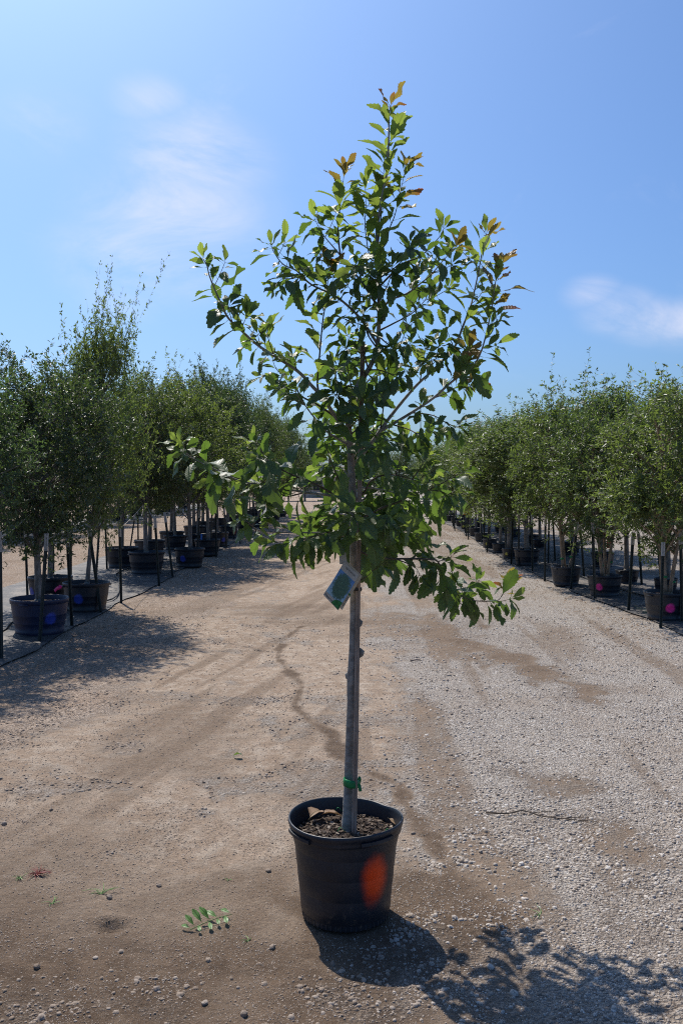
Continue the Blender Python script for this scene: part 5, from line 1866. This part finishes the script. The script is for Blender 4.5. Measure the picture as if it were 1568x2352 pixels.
def tag_patch(name, u0, u1, v0, v1, h, mat, parent, nu=4, nv=6, thick=.0004):
    vs = []; fs = []; uvs = []
    for layer in (0, 1):
        for j in range(nv + 1):
            for i in range(nu + 1):
                vs.append(tagp(u0 + (u1 - u0) * i / nu, v0 + (v1 - v0) * j / nv, h - layer * thick)); uvs.append((i / nu, j / nv))
    n1 = (nu + 1) * (nv + 1)
    for j in range(nv):
        for i in range(nu):
            a = j * (nu + 1) + i
            fs.append((a, a + 1, a + nu + 2, a + nu + 1)); fs.append((n1 + a, n1 + a + nu + 1, n1 + a + nu + 2, n1 + a + 1))
    edge = [i for i in range(nu + 1)] + [(j + 1) * (nu + 1) - 1 for j in range(1, nv + 1)] + [nv * (nu + 1) + i for i in range(nu - 1, -1, -1)] + [j * (nu + 1) for j in range(nv - 1, 0, -1)]
    for q in range(len(edge)):
        a, c2 = edge[q], edge[(q + 1) % len(edge)]
        fs.append((a, n1 + a, n1 + c2, c2))
    me = bpy.data.meshes.new(name)
    me.from_pydata([tuple(v) for v in vs], [], fs)
    ul = me.uv_layers.new(name='UVMap')
    for lp in me.loops:
        ul.data[lp.index].uv = uvs[lp.vertex_index]
    me.materials.append(mat)
    me.update()
    return link(name, me, parent)


SGN = 1.0 if (BRc - BLc).cross(TLc - BLc).y < 0 else -1.0
front = tag_patch('front_page', 0, 1, 0, 1, 0.0, M['paper'], tge)
tag_patch('tree_picture', 0.0, 0.985, .125, .80, SGN * .0007, M['tag_photo'], front)
# leaf print in the bottom right corner
vs = []; fs = []
K = 10
vs.append(tagp(.98, .012, SGN * .0012))
for k in range(K + 1):
    a = math.pi / 2 + (math.pi / 2) * k / K
    vs.append(tagp(.98 + .46 * math.cos(a), .012 + .20 * math.sin(a), SGN * .0012))
for k in range(K):
    fs.append((0, k + 1, k + 2))
b = MB(); b.add(vs, fs)
link('leaf_print', b.mesh('leaf_print', M['tag_green']), front)


def tag_text(txt, u0, v0, size_u, mat, squash=1.0):
    cu = bpy.data.curves.new('lettering', 'FONT')
    cu.body = txt
    cu.size = 1.0
    tmp = bpy.data.objects.new('lettering', cu)
    COL.objects.link(tmp)
    dg = bpy.context.evaluated_depsgraph_get()
    dg.update()
    me = bpy.data.meshes.new_from_object(tmp.evaluated_get(dg))
    bpy.data.objects.remove(tmp)
    Wd = (BRc - BLc).length; Hd = (TLc - BLc).length
    xsv = [v.co.x for v in me.vertices]
    wtxt = max(xsv) - min(xsv)
    k = size_u / wtxt
    for v in me.vertices:
        v.co = tagp(u0 + (v.co.x - min(xsv)) * k, v0 + v.co.y * k * Wd / Hd * squash, SGN * .0012)
    me.materials.clear(); me.materials.append(mat)
    return link('lettering', me, front)


tag_text('TREE TOWN USA', .20, .895, .66, M['ink'], 1.25)
tag_text('Chinquapin Oak', .02, .040, .50, M['ink'], 1.3)
# second page behind, and the strap that loops up round the branch
off = Vector((.0115, .010, -.0005))
vs = [TLc + off, TRc + off + Vector((.001, .002, -.004)), BRc + off + Vector((.0035, .003, 0.0)), BLc + off]
b = MB()
b.add([v - TGL for v in vs] + [v - TGL + Vector((0, .0006, 0)) for v in vs], [(3, 2, 1, 0), (4, 5, 6, 7), (0, 1, 5, 4), (1, 2, 6, 5), (2, 3, 7, 6), (3, 0, 4, 7)])
bk = link('back_page', b.mesh('tag_back_page', M['paper_back']), tge)
b = MB()
qa, qb, qc, qd = [vs[i] + Vector((0, -.0012, 0)) for i in range(4)]
def qp(u, v):
    return (qd.lerp(qc, u)).lerp(qa.lerp(qb, u), v) - TGL
b.add([qp(.86, .40), qp(.99, .40), qp(.99, .45), qp(.86, .45)], [(0, 1, 2, 3)])
link('green_bar', b.mesh('tag_green_bar', M['tag_green']), bk)
b = MB()
for v in (.10, .13, .16, .22, .25, .28, .31, .34):
    b.add([qp(.87, v), qp(.97, v), qp(.97, v + .008), qp(.87, v + .008)], [(0, 1, 2, 3)])
link('print_lines', b.mesh('tag_print_lines', M['ink']), bk)
# strap
b = MB()
S1 = [at(789, 1296, TGY + .004), at(787, 1280, TGY + .006), at(786, 1262, TGY + .012), at(787, 1246, TGY + .03), at(790, 1236, TGY + .05)]
P = smooth_curve(S1, 3)
vs = []; fs = []
for i, p in enumerate(P):
    wd = .0115 * (1.25 - .5 * i / len(P))
    for sx, sy in ((-1, 0), (1, 0), (1, .0008), (-1, .0008)):
        vs.append(p + Vector((sx * wd, sy, 0)) - TGL)
for i in range(len(P) - 1):
    for j in range(4):
        fs.append((i * 4 + j, i * 4 + (j + 1) % 4, i * 4 + 4 + (j + 1) % 4, i * 4 + 4 + j))
fs.append((3, 2, 1, 0)); fs.append(tuple((len(P) - 1) * 4 + j for j in range(4)))
b.add(vs, fs)
link('strap', b.mesh('tag_strap', M['paper']), tge)

# ------------------------------------------------------------------ small things on the soil and on the lane
def flat_leaf(name, loc, L, rot, mat, label, seed, width=.42, curl=.3, teeth=6, depth=.02, fold=.2, cat='leaf'):
    me = leaf_mesh(name, mat, seed, teeth=teeth, curl=curl, fold=fold, width=width, depth=depth)
    o = link(name, me, loc=loc, rot=rot, scale=(L, L, L))
    tag(o, label, cat)
    return o


sp = lambda px, py, z=0.337: (lambda d: Vector((0, 0, CAM_H)) + d * ((z - CAM_H) / d.z))(ray(px, py))
flat_leaf('dry_leaf', sp(712, 1878, .350), .085, (R(24), R(8), R(-25)), M['dry'], 'curled tan dry leaf on the soil at the left inside the front pot', 5, .75, .5, 5, .004, .5)
flat_leaf('dry_leaf', sp(738, 1872, .350), .08, (R(20), R(-5), R(-70)), M['dry'], 'greyish dry leaf next to the tan one inside the front pot', 6, .55, .6, 5, .004, .6)
flat_leaf('dry_leaf', sp(893, 1880, .337), .05, (R(8), R(12), R(-140)), M['dry'], 'small curled dry leaf on the soil at the right inside the front pot', 7, .4, .6, 6, .02, .4)
for (px, py, lb) in ((783, 1907, 'scrap of green tape at the foot of the front trunk'), (891, 1910, 'scrap of green tape on the soil near the right pot rim'), (777, 1861, 'scrap of green tape on the soil behind the front trunk')):
    p = sp(px, py, .337)
    strip_obj('tape_scrap', [p + Vector((-.012, 0, -.004)), p + Vector((-.006, .002, .008)), p + Vector((.002, 0, .010)), p + Vector((.010, -.004, .002)), p + Vector((.014, 0, -.003))], .007, M['green_tape'], lb, 'tape', Vector((.2, -1, .3)))

# fallen compound sprig
spr = link('fallen_sprig', None, loc=gnd(480, 2130))
SL = spr.location.copy(); spr.location.z = gz(SL.x, SL.y); SL = spr.location.copy()
a, b_ = gnd(436, 2138), gnd(533, 2106)
st = [Vector((p.x, p.y, gz(p.x, p.y) + .010 + hh)) - SL for p, hh in ((a, 0), (a.lerp(b_, .3), .006), (a.lerp(b_, .6), .008), (b_, .004))]
m = MB(); m.tube(smooth_curve(st, 3), [.0016] * 9 + [.001], 5)
link('stem', m.mesh('sprig_stem', M['grass']), spr)
LFM = [leaf_mesh('sprig_leaflet', M['sprig'], 40 + k, teeth=5, curl=.15, fold=.15, width=.36, depth=.0) for k in range(3)]
axis_d = (st[-1] - st[0]).normalized()
for k, (t, sd, L, lift) in enumerate([(.02, 1, .038, .1), (.12, 1, .048, .75), (.3, 1, .056, .9), (.48, 1, .056, .8), (.66, 1, .050, .3), (.2, -1, .035, .1), (.45, -1, .044, .05), (.64, -1, .036, .1), (.82, -1, .046, .1), (.97, 1, .042, .15)]):
    p = st[0].lerp(st[-1], t) + Vector((0, 0, .006))
    per = Vector((-axis_d.y, axis_d.x, 0)) * sd
    d = (per * .9 - axis_d * .35 + Vector((0, 0, lift))).normalized()
    nz = Vector((0, -.5, 1)) - d * Vector((0, -.5, 1)).dot(d); nz.normalize()
    xx = d.cross(nz)
    o = bpy.data.objects.new('leaflet', LFM[k % 3]); COL.objects.link(o); o.parent = spr
    L *= 1.12
    o.matrix_local = Matrix.Translation(p + d * L * .1) @ Matrix(((xx.x, d.x, nz.x, 0), (xx.y, d.y, nz.y, 0), (xx.z, d.z, nz.z, 0), (0, 0, 0, 1))) @ Matrix.Scale(L, 4)
tag(spr, 'fallen bright green sprig with paired leaflets on the dirt left of the pot', 'sprig')

p = gnd(556, 1742)
flat_leaf('fallen_leaf', (p.x, p.y, gz(p.x, p.y) + .022), .055, (R(25), R(20), R(60)), M['oak_mature'], 'small curled dark green leaf lying on the lane left of the trunk', 9, .6, .7, 7, .04, .5)


def stick(pxs, rad, label, seed, mat='twig', forks=()):
    rng = random.Random(seed)
    pts = []
    for (px, py, h) in pxs:
        q = gnd(px, py); pts.append(Vector((q.x, q.y, gz(q.x, q.y) + rad + h)))
    m = MB(); P = smooth_curve(pts, 4)
    m.tube(P, [rad * (1 - .6 * i / len(P)) * rng.uniform(.85, 1.15) for i in range(len(P))], 7)
    for (f, dx, dy) in forks:
        i = int(f * (len(P) - 1)); e = P[i] + Vector((dx, dy, .002))
        m.tube([P[i], P[i].lerp(e, .5) + Vector((0, 0, .004)), e], [rad * .5, rad * .4, rad * .25], 5)
    tag(link('fallen_twig', m.mesh('fallen_twig', M[mat])), label, 'twig')


stick([(1115, 1869, .003), (1165, 1872, .006), (1200, 1866, .012), (1245, 1873, .004), (1310, 1879, .003), (1370, 1887, .002)], .0042, 'long thin dark twig lying on the gravel right of the pot', 1, forks=((.5, .16, .02), (.65, .12, -.015), (.75, .14, .012)))
stick([(943, 1523, .004), (956, 1521, .008), (968, 1521, .004)], .010, 'short grey stick on the lane right of the trunk', 2, 'stake')
stick([(505, 1618, .002), (530, 1606, .004), (548, 1598, .002)], .003, 'thin pale twig on the dirt left of the trunk', 3, 'stake')


def weed(px, py, n, L, mat, label, seed, flat=.4, name='weed', cat='weed'):
    rng = random.Random(seed)
    q = gnd(px, py)
    e = link(name, None, loc=(q.x, q.y, gz(q.x, q.y)))
    for k in range(n):
        a = rng.uniform(0, 6.28); l = L * rng.uniform(.5, 1.2)
        pts = [Vector((0, 0, -.002)), Vector((math.cos(a) * l * .4, math.sin(a) * l * .4, l * flat * .7)), Vector((math.cos(a + .3) * l, math.sin(a + .3) * l, l * flat * rng.uniform(.2, 1)))]
        m = MB(); m.tube(smooth_curve(pts, 3), [.0020, .0019, .0017, .0014, .0011, .0008, .0006], 4)
        link('blade', m.mesh(name + '_blade', M[mat]), e)
    tag(e, label, cat)


weed(85, 2016, 26, .055, 'weed_red', 'flat reddish weed on the dirt at the far left', 5)
weed(48, 2024, 12, .035, 'grass', 'tiny green weed beside the reddish one at the far left', 6)
weed(232, 2058, 9, .075, 'grass', 'wispy grass strands beside a stone left of the pot', 7, .25, 'grass_wisp', 'grass')
weed(120, 2083, 5, .05, 'grass', 'thin grass strands on the dirt at the lower far left', 8, .2, 'grass_wisp', 'grass')
weed(525, 2022, 5, .03, 'grass', 'tiny green shoot just left of the pot', 9, .4, 'weed')
weed(1240, 2100, 4, .07, 'grass', 'thin grass strand at the upper edge of the crown shadow', 10, .12, 'grass_wisp', 'grass')
weed(1662 / 1.0 if False else 1480, 1412, 7, .16, 'grass', 'small green weed at the sheet edge by the right pots', 11, .8, 'weed')
weed(570, 2160, 5, .03, 'grass', 'little grass tuft left of the pot foot', 12, .3, 'grass_wisp', 'grass')
# brown leaf litter blown along the row edges
rgl = np.random.default_rng(5)
nL = 2600
ly = rgl.uniform(8.5, 34, nL)
side_ = rgl.random(nL) < 0.62
edge_ = np.where(side_, np.interp(ly, [7, 10, 14, 20, 30, 48], [3.7, 3.55, 3.3, 3.3, 3.9, 4.3]), -2.85)
lx = edge_ + np.where(side_, -1, 1) * np.abs(rgl.normal(0, 0.45, nL))
lz = ground_z(lx, ly) + 0.006
ldir = unit(np.stack([rgl.normal(0, 1, nL), rgl.normal(0, 1, nL), rgl.normal(0, .12, nL)], 1))
lno = unit(np.stack([rgl.normal(0, .3, nL), rgl.normal(0, .3, nL), np.ones(nL)], 1))
LL = rgl.uniform(.02, .05, nL)
V_, F_, S_ = leaf_cloud(np.stack([lx, ly, lz], 1), ldir, lno, LL, LL * .45)
lo = link('leaf_litter', mesh_np('leaf_litter', V_, F_, S_, [M['dry']]))
tag(lo, 'scattered brown leaf litter along the edges of the pot rows', 'leaf litter', kind='stuff')


def tube_line(pts, label):
    m = MB(); P = smooth_curve([Vector((x, y, gz(x, y) + z)) for x, y, z in pts], 6)
    m.tube(P, 0.011, 7)
    tag(link('irrigation_tube', m.mesh('irrigation_tube', M['black_tie'], True)), label, 'tube')


a = PLACED[('L', 0)]; c = PLACED[('L', 1)]; e = PLACED[('L', 3)]
tube_line([(a[0] - .9, 7.6, .05), (a[0] - .45, 8.6, .05), (a[0] - .38, a[1] - .1, .05), (a[0] - .5, a[1] + .6, .05), (c[0] - .42, c[1], .05), (c[0] + .1, c[1] + .9, .05), (e[0] - .1, e[1] - 1.6, .05), (e[0] - .5, e[1], .05), (e[0] - .4, e[1] + 3, .05)],
          'black irrigation tube winding over the sheet past the left pots')
a = PLACED[('R', 0)]; c = PLACED[('R', 1)]; e = PLACED[('R', 2)]
tube_line([(a[0] + .5, a[1] - 1, .05), (a[0] + .42, a[1] + .2, .05), (c[0] + .5, c[1] - .5, .05), (c[0] + .42, c[1] + .4, .05), (e[0] + .55, e[1], .05), (e[0] + .5, e[1] + 3, .05)],
          'black irrigation tube on the sheet behind the right pots')
print('STONES', NSTONES, 'TRIS', sum(sum(len(p.vertices) - 2 for p in me.polygons) for me in bpy.data.meshes if me.users))
